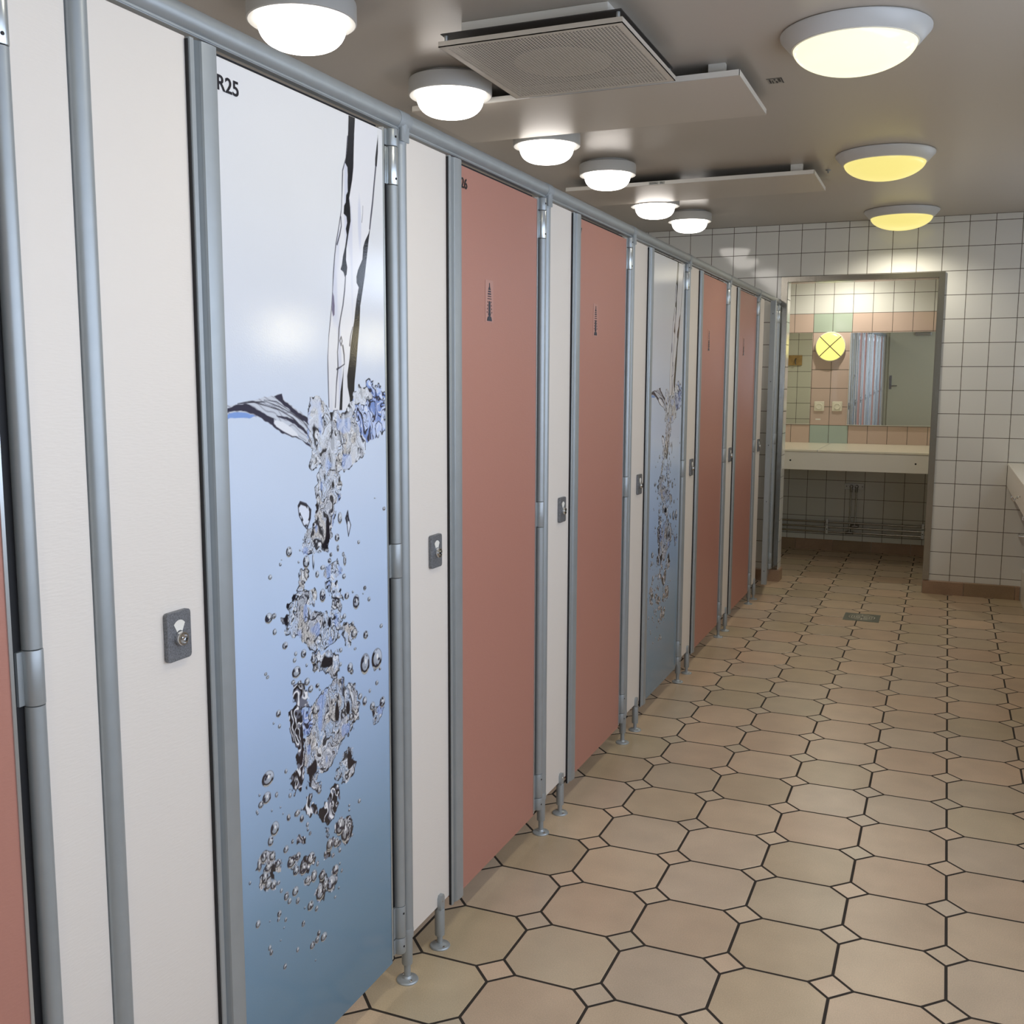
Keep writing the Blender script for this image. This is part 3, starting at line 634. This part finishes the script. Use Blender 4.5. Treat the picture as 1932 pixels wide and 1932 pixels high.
def stile(r, y0):
    pts = [(.0035, 0), (.0085, 0), (.0105, .0012), (.0108, .0105), (.0095, .012), (.0056, .0140), (.0054, .0185), (.0084, .0198), (.0068, .0212), (.0096, .0226), (.0078, .0240), (.0108, .0254), (.0090, .0268), (.0122, .029),
           (.0134, .038), (.0142, .048), (.0144, .058), (.0134, .066), (.0105, .0698), (.0065, .0705), (.0065, .069), (.0035, .069)]
    mb = MB(); mb.prism([(x, y0+y*.885) for x, y in pts], ZB, ZT, 'z'); s = mb.build('edge_stile', ALU, r, smooth=True); s.data.set_sharp_from_angle(angle=math.radians(16))
    mb = MB(); mb.box(.0034, .0088, y0-.0022, y0-.0001, ZB+.002, ZT-.003); mb.build('seal_and_gap_shade', BLACK, s)
    return s
def make_door(width, style, number=None, sign=False, yleaf=.270, ntx=.0040):
    """local origin at the near post; leaf from yleaf to yleaf+width"""
    r = empty('cubicle_door', (0, 0, 0), None, None)
    mb = MB(); mb.box(-.012, .006, yleaf-.035, yleaf+width, .087, 1.876); mb.build('leaf', PINK if style == 'pink' else WHITEP, r, bevel=.0006)
    if style == 'water':
        f = bpy.data.objects.new('printed_film', PRINT_ME); COL.objects.link(f); f.parent = r
        f.location = (0, yleaf-.002, 0); f.scale = (1, (width-.020)/.505, 1)
    stile(r, .213)
    e = yleaf+width
    mb = MB(); mb.box(-.014, .0078, e-.004, e+.0015, .095, 1.882); mb.build('edge_strip', ALUB, r)
    mb = MB(); mb.box(-.012, .000, e+.0015, e+.0215, .10, 1.88); mb.build('seal_and_gap_shade', BLACK, r)  # black strip set in the hinge gap to paint its shade
    mb = MB(); mb.box(-.0112, -.0100, yleaf-.01, e, 1.8762, 1.8868); mb.build('top_gap_shade', BLACK, r)  # painted shade: black strip added to darken the gap above the leaf
    hinge_set(r, e+.0315)
    if number: text_obj(number, yleaf+ntx, 1.8262, .0228, r)
    if sign: shower_sign(r, yleaf+.175, 1.575)
    return r
BAYS = [(1.077, 1.948), (1.948, 2.797), (2.797, 3.658), (3.658, 4.533), (4.533, 5.447), (5.447, 6.360)]
DL = [('water', 'R25', 'door printed with pouring water and bubbles and marked R25, nearest and widest in view'),
      ('pink', 'R26', 'plain salmon pink cubicle door marked twenty six, beside the nearest water print door'),
      ('pink', 'R27', 'salmon pink cubicle door just before the second, narrow looking water print door'),
      ('water', None, 'narrow looking cubicle door with a water splash print, between salmon doors midway down the row'),
      ('pink', None, 'salmon pink cubicle door just beyond the second water print door'),
      ('pink', None, 'farthest salmon pink cubicle door, its shower sticker backed by a pale patch')]
for (a, b), (st, num, lab) in zip(BAYS, DL):
    wdt = b-a-.078-.270
    d = make_door(wdt, st, num, st == 'pink', .270, {'R26': -.0098, 'R27': -.030}.get(num, .0070)); d.location = (0, a, 0)
    tag(d, lab, 'door', 'cubicle doors')
# nearest salmon door, mostly outside the frame
d = make_door(.50, 'pink'); d.location = (0, .147, 0); tag(d, 'salmon pink cubicle door cut off by the left edge of the photo', 'door', 'cubicle doors')
# last door, a little open, swung on its far edge
ang = math.radians(6.0)
d = make_door(.425, 'water', None); tag(d, 'farthest cubicle door standing ajar, water print, grey edge with screws facing the camera', 'door', 'cubicle doors')
hy = .270+.425+.040
d.rotation_euler = (0, 0, ang)
tx, ty = 0.0, 7.135
d.location = (tx+math.sin(ang)*hy, ty-math.cos(ang)*hy, 0)
mb = MB()
mb.box(-.020, .0100, .2080, .2097, ZB+.003, ZT-.004); eg = mb.build('lock_edge', ALU, d)
for z in (.17, .62, .98, 1.38, 1.80):
    mb = MB(); mb.lathe([(.003, -.0012), (.003, .0002)], (-.004, .2080, z), 'y', 10); mb.build('edge_screw', BLACK, eg)
# slim hinge post against the end wall
hp = empty('hinge_post', (0, 7.158, 0), 'slim grey post fixed to the tiled end wall beside the steel opening trim', 'post')
mb = MB(); mb.lathe([(.0115, .09), (.0115, 1.905)], n=24); mb.build('upright', ALU, hp, smooth=True)
mb = MB(); mb.box(-.03, .012, .012, .0195, .09, 1.90); mb.build('wall_flange', ALUD, hp)

# partitions between the cubicles, seen only through gaps
part_labels = ['nearest', 'second', 'third', 'fourth', 'fifth', 'sixth']
for k, y in enumerate(POSTS):
    mb = MB(); mb.box(XL+.012, -.016, y-.007, y+.007, .105, 1.89); o = mb.build('partition', WHITEP)
    tag(o, 'white partition between two cubicles, behind the '+part_labels[k]+' corner post of the row', 'partition', 'cubicle partitions')

# ================================================================ CEILING THINGS
def white_lamp():
    r = empty('ceiling_lamp', (0, 0, 0), None, None)
    mb = MB(); mb.lathe([(.118, 0), (.118, -.014)], n=48); mb.build('base', LAMPB, r, smooth=True)
    mb = MB(); mb.lathe([(.100, -.010), (.142, -.010), (.1485, -.014), (.150, -.020), (.150, -.062), (.1495, -.066), (.146, -.068), (.124, -.063), (.120, -.058)], n=64, caps=False); mb.build('ring', LAMPB, r, smooth=True)
    mb = MB(); R0 = .121
    pr = [(R0, -.060)]+[(R0*math.cos(math.radians(a))**.55, -.072-.066*math.sin(math.radians(a))) for a in range(0, 90, 6)]+[(.0015, -.138)]
    mb.lathe(pr, n=56); mb.build('glass_bowl', GLOW, r, smooth=True); bulb(r, -.145, 3.6, WHITE_LAMP[0])
    return r
WL = [(-.610, 2.506, .300), (-.563, 3.330, .289), (-.530, 4.176, .2836), (-.482, 4.867, .2725), (-.500, 5.807, .275), (-.450, 6.440, .2686)]
wl_lab = ['round white ceiling lamp cut by the top edge of the photo, above the water door', 'round white ceiling lamp beside the grille of the square vent box', 'round white ceiling lamp between the two flat ceiling panels, nearer the first',
          'round white ceiling lamp overlapping the near edge of the farther flat panel', 'round white ceiling lamp just beyond the farther flat panel', 'farthest round white ceiling lamp, close to the tiled end wall']
L0 = white_lamp()
for k, (x, y, dd) in enumerate(WL):
    l = L0 if k == 0 else copy_tree(L0)
    l.location = (x, y, H); s = dd/.300; l.scale = (s, s, s if k else s)
    tag(l, wl_lab[k], 'lamp', 'white lamps over the cubicles')
def shade_lamp(m):
    r = empty('ceiling_lamp', (0, 0, 0), None, None)
    mb = MB(); mb.lathe([(.214, 0), (.2185, -.003), (.218, -.008), (.190, -.040), (.184, -.043), (.180, -.040), (.178, -.030)], n=72, caps=False); mb.build('rim', LAMPG, r, smooth=True)
    mb = MB(); mb.lathe([(.1835, -.0415), (.1840, -.0445), (.1790, -.0460), (.1775, -.042)], n=72, caps=False); mb.build('trim_ring', WPL, r, smooth=True)
    mb = MB(); pr = [(.179*math.cos(math.radians(a)), -.044-.074*math.sin(math.radians(a))**1.1) for a in range(0, 90, 6)]+[(.0015, -.118)]
    mb.lathe(pr, n=64); mb.build('glass_bowl', m, r, smooth=True)
    return r
a = shade_lamp(GLOWW); a.location = (.768, 3.376, H); tag(a, 'large round lamp with a cream lit bowl, nearest of the three over the aisle', 'lamp', 'cone rimmed lamps over the aisle')
b = shade_lamp(GLOWY); b.location = (.758, 5.160, H); tag(b, 'round lamp with yellow lit bowl, middle of the three over the aisle', 'lamp', 'cone rimmed lamps over the aisle')
bulb(a, -.126, 8, (1, .94, .82)); bulb(b, -.126, 15, (1, .92, .76))
c = copy_tree(b); c.location = (.764, 6.855, H); tag(c, 'round yellow lit lamp with cone rim, closest to the tiled end wall', 'lamp', 'cone rimmed lamps over the aisle')

# ---- square vent box with a perforated grille
v = empty('ceiling_vent', (-.066, 3.108, H), 'square ceiling vent box with perforated grille and a round filter showing through', 'vent')
mb = MB(); mb.box(-.225, .225, -.255, .255, -.036, 0); mb.build('duct_box', WPL, v, bevel=.002)
mb = MB()
for s1 in (-1, 1):
    mb.prism([(-.275, s1*.292), (.275, s1*.292), (.235, s1*.235), (-.235, s1*.235)], -.040, -.0375, 'z')
    mb.prism([(s1*.275, -.292), (s1*.275, .292), (s1*.235, .235), (s1*.235, -.235)], -.040, -.0375, 'z')
mb.box(-.235, .235, -.235, .235, -.0375, -.0361); mb.build('mounting_plate', DARK, v)
mb = MB(); w2, l2 = .2800, .296
mb.box(-w2, w2, -l2, -l2+.020, -.0760, -.0735); mb.box(-w2, w2, l2-.020, l2, -.0760, -.0735); mb.box(-w2, -w2+.020, -l2+.02, l2-.02, -.0760, -.0735); mb.box(w2-.020, w2, -l2+.02, l2-.02, -.0760, -.0735)
mb.box(-w2, w2, -l2, -l2+.002, -.0760, -.060); mb.box(-w2, w2, l2-.002, l2, -.0760, -.060); mb.box(-w2, -w2+.002, -l2+.002, l2-.002, -.0760, -.060); mb.box(w2-.002, w2, -l2+.002, l2-.002, -.0760, -.060)
gr = mb.build('grille_frame', WPLD, v)
mb = MB(); N = 50; a0 = w2-.020; b0 = l2-.020; px = 2*a0/N; py = 2*b0/N
for i in range(N+1): x = -a0+i*px; mb.box(x-.0020, x+.0020, -b0, b0, -.0756, -.0748)
for i in range(N+1): y = -b0+i*py; mb.box(-a0, a0, y-.0020, y+.0020, -.0757, -.0747)
mb.build('perforated_sheet', WPLD, gr)
mb = MB(); mb.lathe([(.150, -.068), (.150, -.064)], n=56); mb.build('round_filter', FILT, v, smooth=True)
mb = MB(); mb.lathe([(.153, -.070), (.163, -.070), (.163, -.041), (.153, -.041), (.153, -.070)], n=56, caps=False)
mb.build('filter_ring', BLACK, v, smooth=True)
for s1 in (-1, 1):
    for s2 in (-1, 1): mb = MB(); mb.lathe([(.006, -.0735), (.006, -.041)], (s1*.262, s2*.278, 0), n=10); mb.build('spacer', ALUB, v)

# ---- flat radiant panels
def heat_panel(x0, x1, y0, y1, z, lab, tagx):
    r = empty('ceiling_panel', ((x0+x1)/2, (y0+y1)/2, H), lab, 'heater panel', 'flat panels under the ceiling')
    hx, hy_ = (x1-x0)/2, (y1-y0)/2; t = z-H
    mb = MB(); mb.box(-hx, hx, -hy_, hy_, t, t+.002); mb.build('panel', PANELU, r)
    mb = MB(); mb.box(-hx, hx, -hy_, -hy_+.002, t+.002, t+.020); mb.box(-hx, hx, hy_-.002, hy_, t+.002, t+.020); mb.box(-hx, -hx+.002, -hy_, hy_, t+.002, t+.020); mb.box(hx-.002, hx, -hy_, hy_, t+.002, t+.020)
    mb.build('edge_rim', WPL, r)
    for sx in (-.62, .86):
        for sy in (-1, 1):
            mb = MB(); mb.box(sx*hx-.028, sx*hx+.028, sy*hy_*.80-.012, sy*hy_*.80+.012, t+.018, 0); mb.build('bracket', WPL, r)
    mb = MB(); mb.box(-hx+.02, hx-.02, -hy_+.03, hy_-.03, t+.003, t+.018); mb.build('back_insulation', DARK, r)
    for q, (dx, ww) in enumerate(((tagx, .050), (tagx+.054, .028))):
        mb = MB(); mb.box(dx-x0-hx, dx-x0-hx+ww, -hy_-.0006, -hy_-.0001, t+.004, t+.017); lb = mb.build('rating_label', PAPER, r)
        mb = MB()
        for j in range(3): mb.box(dx-x0-hx+.004, dx-x0-hx+ww-.006-j*.003, -hy_-.0009, -hy_-.0006, t+.0065+j*.0032, t+.0078+j*.0032)
        mb.build('label_lines', INK, lb)
heat_panel(-.80, .405, 3.485, 4.02, 2.362, 'long flat white panel hung under the ceiling just beyond the square vent box', -.33)
heat_panel(-.82, .440, 5.205, 5.69, 2.362, 'farther long flat white panel hung under the ceiling, nearer the tiled end wall', -.37)

# ---- small things on the ceiling
mb = MB(); mb.box(.443, .495, 3.765, 3.830, H-.0012, H-.0002); st = mb.build('sticker_label', mat('grey_label', (.34, .32, .27), .5)); tag(st, 'small grey printed label stuck on the ceiling beside the first flat panel', 'label')
mb = MB(); mb.box(.443, .495, 3.765, 3.769, H-.0017, H-.0011); mb.box(.491, .495, 3.765, 3.830, H-.0017, H-.0011)
for (x0, x1, y0, y1) in ((.449, .455, 3.776, 3.820), (.458, .462, 3.790, 3.824), (.466, .472, 3.775, 3.790), (.470, .476, 3.80, 3.824), (.479, .488, 3.774, 3.812)): mb.box(x0, x1, y0, y1, H-.0017, H-.0011)
mb.build('print_marks', INK, st)
mb = MB(); mb.lathe([(.012, 0), (.012, -.004), (.004, -.006), (.004, -.014), (.002, -.016)], (.478, 5.44, H), n=16); o = mb.build('ceiling_hook', ALUD, smooth=True); tag(o, 'tiny dark screw in the ceiling beside the farther flat panel', 'screw')

# ================================================================ FLOOR DRAIN
dr = empty('floor_drain', (.683, 6.255, 0), 'square grey floor drain with a round perforated grate', 'drain')
mb = MB(); s = .100; n = 40
ring = [(.078*math.cos(2*math.pi*k/n), .078*math.sin(2*math.pi*k/n)) for k in range(n)]
sq = []
for k in range(n):
    a = 2*math.pi*k/n; c_, s_ = math.cos(a), math.sin(a); q = s/max(abs(c_), abs(s_)); sq.append((q*c_, q*s_))
vs_ = [(x, y, .002) for x, y in ring]+[(x, y, .002) for x, y in sq]+[(x, y, .0002) for x, y in sq]
mb.mesh(vs_, [(k, (k+1) % n, n+(k+1) % n, n+k) for k in range(n)]+[(n+k, n+(k+1) % n, 2*n+(k+1) % n, 2*n+k) for k in range(n)]); mb.build('frame', mat('drain_steel', (.16, .17, .14), .45, .6), dr)
mb = MB(); mb.lathe([(.0778, .0004), (.0778, .0008)], n=40); mb.build('sump', BLACK, dr)
mb = MB()
for rr in (.072, .058, .044, .030, .016): mb.lathe([(rr-.0032, .001), (rr-.0032, .0026), (rr+.0032, .0026), (rr+.0032, .001), (rr-.0032, .001)], n=36, caps=False)
for k in range(12):
    a = 2*math.pi*k/12; c_, s_ = math.cos(a), math.sin(a); wv = .0026
    mb.prism([(.012*c_-wv*s_, .012*s_+wv*c_), (.012*c_+wv*s_, .012*s_-wv*c_), (.073*c_+wv*s_, .073*s_-wv*c_), (.073*c_-wv*s_, .073*s_+wv*c_)], .001, .0025, 'z')
mb.build('grate', mat('grate_metal', (.66, .64, .54), .35, .8), dr)

# ================================================================ ALCOVE
ct = empty('counter', (.5, 8.2, .88), 'long cream counter with a deep white front board, below the alcove mirrors', 'counter')
def L(o): o.location = (-.5, -8.2, -.88); return o
YC = 7.80
mb = MB(); mb.box(-.545, .2195, YC-.006, D2-.002, .868, .884); mb.box(.2225, 1.595, YC-.006, D2-.002, .868, .884); L(mb.build('worktop', COUNT, ct, bevel=.003))
mb = MB(); mb.box(.2195, .2225, YC, D2-.004, .8685, .8825); L(mb.build('seam', ALUD, ct))
mb = MB(); mb.box(-.545, 1.595, YC, YC+.020, .735, .8675); L(mb.build('front_board', COUNTF, ct, bevel=.002))
for x in (.030, .897):
    mb = MB(); mb.lathe([(.0065, -.0015), (.0065, .001)], (x, YC, .803), 'y', 14); L(mb.build('screw_cap', BLACK, ct))
def wall_mirror(x0, x1, z0, z1, lab):
    r = empty('wall_mirror', ((x0+x1)/2, D2, z0), lab, 'mirror', 'mirrors above the alcove counter'); hx = (x1-x0)/2
    mb = MB(); mb.box(-hx, hx, -.0065, -.002, 0, z1-z0); mb.build('glass', MIRROR, r)
    r.rotation_euler.x = 0
    mb = MB(); mb.box(-hx-.002, hx+.002, -.0075, -.002, -.004, -.0002); mb.box(-hx-.004, -hx-.0002, -.0075, -.002, -.004, z1-z0+.002); mb.build('edge_clip', WPL, r)
    return r
wm = wall_mirror(.341, 1.10, 1.037, 1.772, 'large alcove mirror reflecting the row of cubicle doors and a cream door'); wm.rotation_euler.x = math.radians(.80); wm.location.y -= .008
wall_mirror(-.50, .043, 1.037, 1.776, 'alcove mirror reflecting tiles and a wooden hook board, beside the round wall lamp')
def cross_lamp(x, y, z, axis, lab, m=GLOWX):
    r = empty('wall_lamp', (x, y, z), lab, 'lamp', 'round wall lamps with crossed bars')
    sg = -1; ax = 'y' if axis == 'y' else 'x'
    mb = MB(); mb.lathe([(.108, -.0015), (.117, -.004), (.119, -.030), (.116, -.036), (.108, -.038)], n=56, axis=ax); mb.build('ring', WPL, r, smooth=True)
    mb = MB(); pr = [(.112*math.cos(math.radians(a)), -.037-.030*math.sin(math.radians(a))) for a in range(0, 90, 9)]+[(.0015, -.067)]
    mb.lathe(pr, n=48, axis=ax); mb.build('glass', m, r, smooth=True)
    mb = MB()
    for s1 in (-1, 1):
        path = []
        for q in range(-10, 11):
            t = q/10*.112; dep = -.041-.030*math.sqrt(max(0, 1-(t/.114)**2)); path.append((s1*t*.72, dep, t*.70) if axis == 'y' else (dep, s1*t*.72, t*.70))
        mb.tube(path, .0036, 8)
    mb.build('crossed_bars', BARS, r, smooth=True)
    return r
cross_lamp(.188, D2, 1.664, 'y', 'round yellow lit wall lamp with crossed bars between the alcove mirrors')
cross_lamp(XR-.002, 4.29, 1.605, 'x', 'round yellow wall lamp seen only as a glow on the nearest water door', GLOWR)
cross_lamp(XR-.002, 5.15, 1.600, 'x', 'second round yellow wall lamp, glowing at the hinge edge of the nearest water door', GLOWR)
def dial(x, z, lab):
    r = empty('wall_socket', (x, D2, z), lab, 'socket', 'sockets below the round alcove lamp')
    mb = MB(); mb.box(-.040, .040, -.012, -.0018, -.039, .039); mb.build('plate', SOCK, r, bevel=.006)
    mb = MB(); mb.lathe([(.027, -.0115), (.0275, -.013), (.026, -.0165), (.020, -.0175), (.018, -.015)], n=32, axis='y'); mb.build('round_cover', SOCK, r, smooth=True)
dial(.116, 1.183, 'square cream socket with a round cover, nearer the smaller alcove mirror'); dial(.257, 1.184, 'square cream socket with a round cover, nearer the large alcove mirror')
mb = MB(); mb.box(.090, .130, D2-.0026, D2-.0018, 1.071, 1.082); o = mb.build('sticker_label', WPL); tag(o, 'tiny white sticker on the pink tiles below the sockets', 'label')
al = shade_lamp(GLOWA); bulb(al, -.126, 17, (1, .94, .80)); al.location = (.35, 8.35, H); al.name = 'ceiling_lamp'; tag(al, 'round yellow lamp on the alcove ceiling, hidden behind the opening header', 'lamp')
# hook board on the alcove side of the end wall
hb = empty('hook_board', (-.30, D+.133, 1.585), 'wooden board with a metal hook, seen in the smaller alcove mirror', 'hook board')
mb = MB(); mb.box(-.12, .085, .0, .020, -.048, .048); mb.build('board', WOOD, hb, bevel=.003)
mb = MB(); mb.tube([(.03, .018, .015), (.03, .045, .012), (.03, .060, -.006), (.03, .055, -.030), (.03, .035, -.036)], .006, 10); mb.build('hook', DARKCHROME, hb, smooth=True)

# pipes
def pipe(name, z, y, lab):
    mb = MB(); mb.tube([(-.54, y, z), (1.59, y, z)], .0078, 14); o = mb.build(name, COPPER, smooth=True); return tag(o, lab, 'pipe', 'pipes under the alcove counter')
yp = D2-.045
pipe('water_pipe', .238, yp, 'topmost of the three metal pipes under the alcove counter')
pipe('water_pipe', .197, yp, 'middle one of the three metal pipes under the alcove counter')
pipe('water_pipe', .158, yp, 'lowest of the three metal pipes just above the brown skirting')
for k, (x, lab) in enumerate(((.222, 'metal pipe clamp beside the middle of the alcove wall, under the counter'), (.955, 'metal pipe clamp near the steel edge of the opening, under the counter'))):
    r = empty('pipe_clamp', (x, D2, .20), lab, 'clamp', 'clamps on the alcove pipes')
    mb = MB(); mb.box(-.009, .009, -.060, -.034, .018, .062); mb.box(-.007, .007, -.034, -.0018, .048, .058); mb.build('upper_clip', ALUB, r, bevel=.002)
    mb = MB(); mb.box(-.010, .010, -.062, -.034, -.058, .010); mb.box(-.006, .006, -.034, -.0018, -.030, -.020); mb.build('lower_clip', ALUB, r, bevel=.002)
    mb = MB(); mb.lathe([(.0045, -.064), (.0045, -.061)], (0, 0, -.020), 'y', 10); mb.build('clip_screw', BLACK, r)
wc = empty('water_outlet', (.419, D2, .535), 'metal plate with two valve stubs feeding two short vertical pipes', 'water outlet')
mb = MB(); mb.box(-.077, .077, -.006, -.0018, -.026, .026); mb.build('plate', mat('outlet_plate', (.42, .41, .37), .4, .8), wc, bevel=.002)
for x in (-.060, .062):
    mb = MB(); mb.lathe([(.004, -.0075), (.004, -.0058)], (x, 0, 0), 'y', 10); mb.build('screw', BLACK, wc)
for x, zl in ((-.021, -.375), (.020, -.320)):
    mb = MB(); mb.lathe([(.013, -.006), (.014, -.010), (.014, -.032), (.010, -.036)], (x, 0, 0), 'y', 18); mb.lathe([(.009, -.045), (.010, -.040), (.010, 0)], (x, -.030, 0), n=14); mb.build('valve', DARKCHROME, wc, smooth=True)
    mb = MB(); mb.tube([(x, -.030, -.040), (x, -.034, -.20), (x, -.040, zl+.03), (x, -.045, zl)], .0058, 12); mb.build('riser_pipe', COPPER, wc, smooth=True)
    mb = MB(); mb.tube([(x-.030, -.045, zl-.001), (x+.030, -.045, zl-.001)], .0115, 14); mb.tube([(x, -.045, zl-.006), (x, -.044, zl+.024)], .010, 12)
    for q in (-.030, .024): mb.tube([(x+q, -.045, zl-.001), (x+q+.008, -.045, zl-.001)], .0145, 6)
    mb.build('tee_fitting', DARKCHROME, wc, smooth=True)

# ================================================================ WASH COUNTER along the right-hand wall
wcn = empty('wash_counter', (1.72, 5.3, .87), 'white wash counter with hooks on its front board, at the right edge of the photo', 'counter')
def L2(o): o.location = (-1.72, -5.3, -.87); return o
mb = MB(); mb.box(1.452, XR-.003, 3.4, D-.003, .858, .874); L2(mb.build('worktop', COUNTF, wcn, bevel=.003))
mb = MB(); mb.box(1.455, 1.475, 3.4, D-.003, .727, .8575); L2(mb.build('front_board', COUNTF, wcn, bevel=.002))
mb = MB(); mb.box(1.575, 1.590, 3.4, D-.003, .004, .20); L2(mb.build('plinth_board', COUNTF, wcn))
mb = MB(); mb.lathe([(.175, .0002), (.178, .004), (.165, .007), (.158, .004), (.14, .0015)], (1.70, 6.55, .874), n=48, caps=True); L2(mb.build('basin', WPL, wcn, smooth=True))
mb = MB(); mb.lathe([(.0045, 0), (.0045, -.0015)], (1.455, 5.90, .79), 'x', 12); L2(mb.build('screw_cap', BLACK, wcn))
for k, (yy, lab) in enumerate(((6.02, 'small metal double hook on the wash counter board, the farther one'), (5.10, 'metal double hook on the wash counter board, cut by the photo edge'))):
    r = empty('coat_hook', (1.455, yy, .775), lab, 'hook', 'hooks on the wash counter board')
    mb = MB(); mb.lathe([(.010, 0), (.010, -.003), (.005, -.006)], axis='x', n=16); mb.build('base', CHROME, r, smooth=True)
    mb = MB()
    for s1 in (-1, 1): mb.tube([(-.004, 0, .004), (-.014, s1*.006, -.012), (-.022, s1*.020, -.020), (-.030, s1*.032, -.012), (-.032, s1*.036, .004)], .0032, 8)
    mb.build('prongs', CHROME, r, smooth=True)
mb = MB(); mb.tube([(1.545, D-.003, .418), (1.545, D-.06, .418), (1.60, D-.075, .418)], .009, 12); o = mb.build('drain_pipe', CHROME, smooth=True); tag(o, 'short chrome pipe stub under the white wash counter', 'pipe')

# ================================================================ NEAR END (seen in the alcove mirror)
y = YN
mb = MB(); mb.box(.03, .90, y+.002, y+.022, 0, 2.04); mb.box(.075, .855, y+.022, y+.026, 0, 1.99)
dr_ = struct(mb.build('door_frame_trim', DOORP, bevel=.003)); dr_.name = 'trim_2'
mb = MB(); mb.box(.085, .845, y+.027, y+.055, .01, 1.97); dd = struct(mb.build('door_1', DOORP, bevel=.003))
mb = MB(); mb.tube([(.125, y+.055, 1.02), (.125, y+.10, 1.02), (.24, y+.105, 1.02)], .009, 10); mb.build('door_handle', DARKCHROME, dd, smooth=True)
mb = MB(); mb.box(.105, .145, y+.0551, y+.062, .96, 1.20); mb.build('lock_plate', DARKCHROME, dd)
mb = MB(); mb.box(.50, .76, y+.056, y+.10, 1.895, 1.95); mb.build('door_closer', DARKCHROME, dd, bevel=.004)
# the row goes on behind the camera, seen in the alcove mirror
for k, y in enumerate((.135, -.720, -1.580)):
    p = copy_tree(post0); p.location = (0, y, 0); tag(p, 'grey cubicle post beyond the photo edge, reflected in the large alcove mirror', 'post', 'corner posts of the cubicle row')
    p = copy_tree(pnl0); p.location = (0, y, 0); tag(p, 'white front panel beyond the photo edge, reflected in the large alcove mirror', 'panel', PG)
for y, st in ((-.720, 'water'), (-1.580, 'pink')):
    d = make_door(.507, st, None, False); d.location = (0, y, 0); tag(d, st.replace('pink', 'salmon pink').replace('water', 'water print')+' cubicle door behind the viewpoint, reflected in the large alcove mirror', 'door', 'cubicle doors')
p = make_panel(YN+.01, -1.5975, None, None); tag(p, 'white panel against the door wall, reflected in the large alcove mirror', 'panel', PG)
for k, y in enumerate((1.65, .79, -.07, -.93, -1.79)):  # unseen lamps carrying the row on, added for more light
    l = copy_tree(L0); l.location = (-.62, y, H); l.scale = (1, 1, 1); tag(l, 'added unseen white lamp over the cubicles, above the upper photo edge', 'lamp', 'white lamps over the cubicles')
for y in (1.60, -.30):  # two more unseen aisle lamps, added to brighten the room
    c = copy_tree(b); c.location = (.768, y, H); tag(c, 'added unseen yellow cone rimmed lamp over the aisle, above the upper photo edge', 'lamp', 'cone rimmed lamps over the aisle')
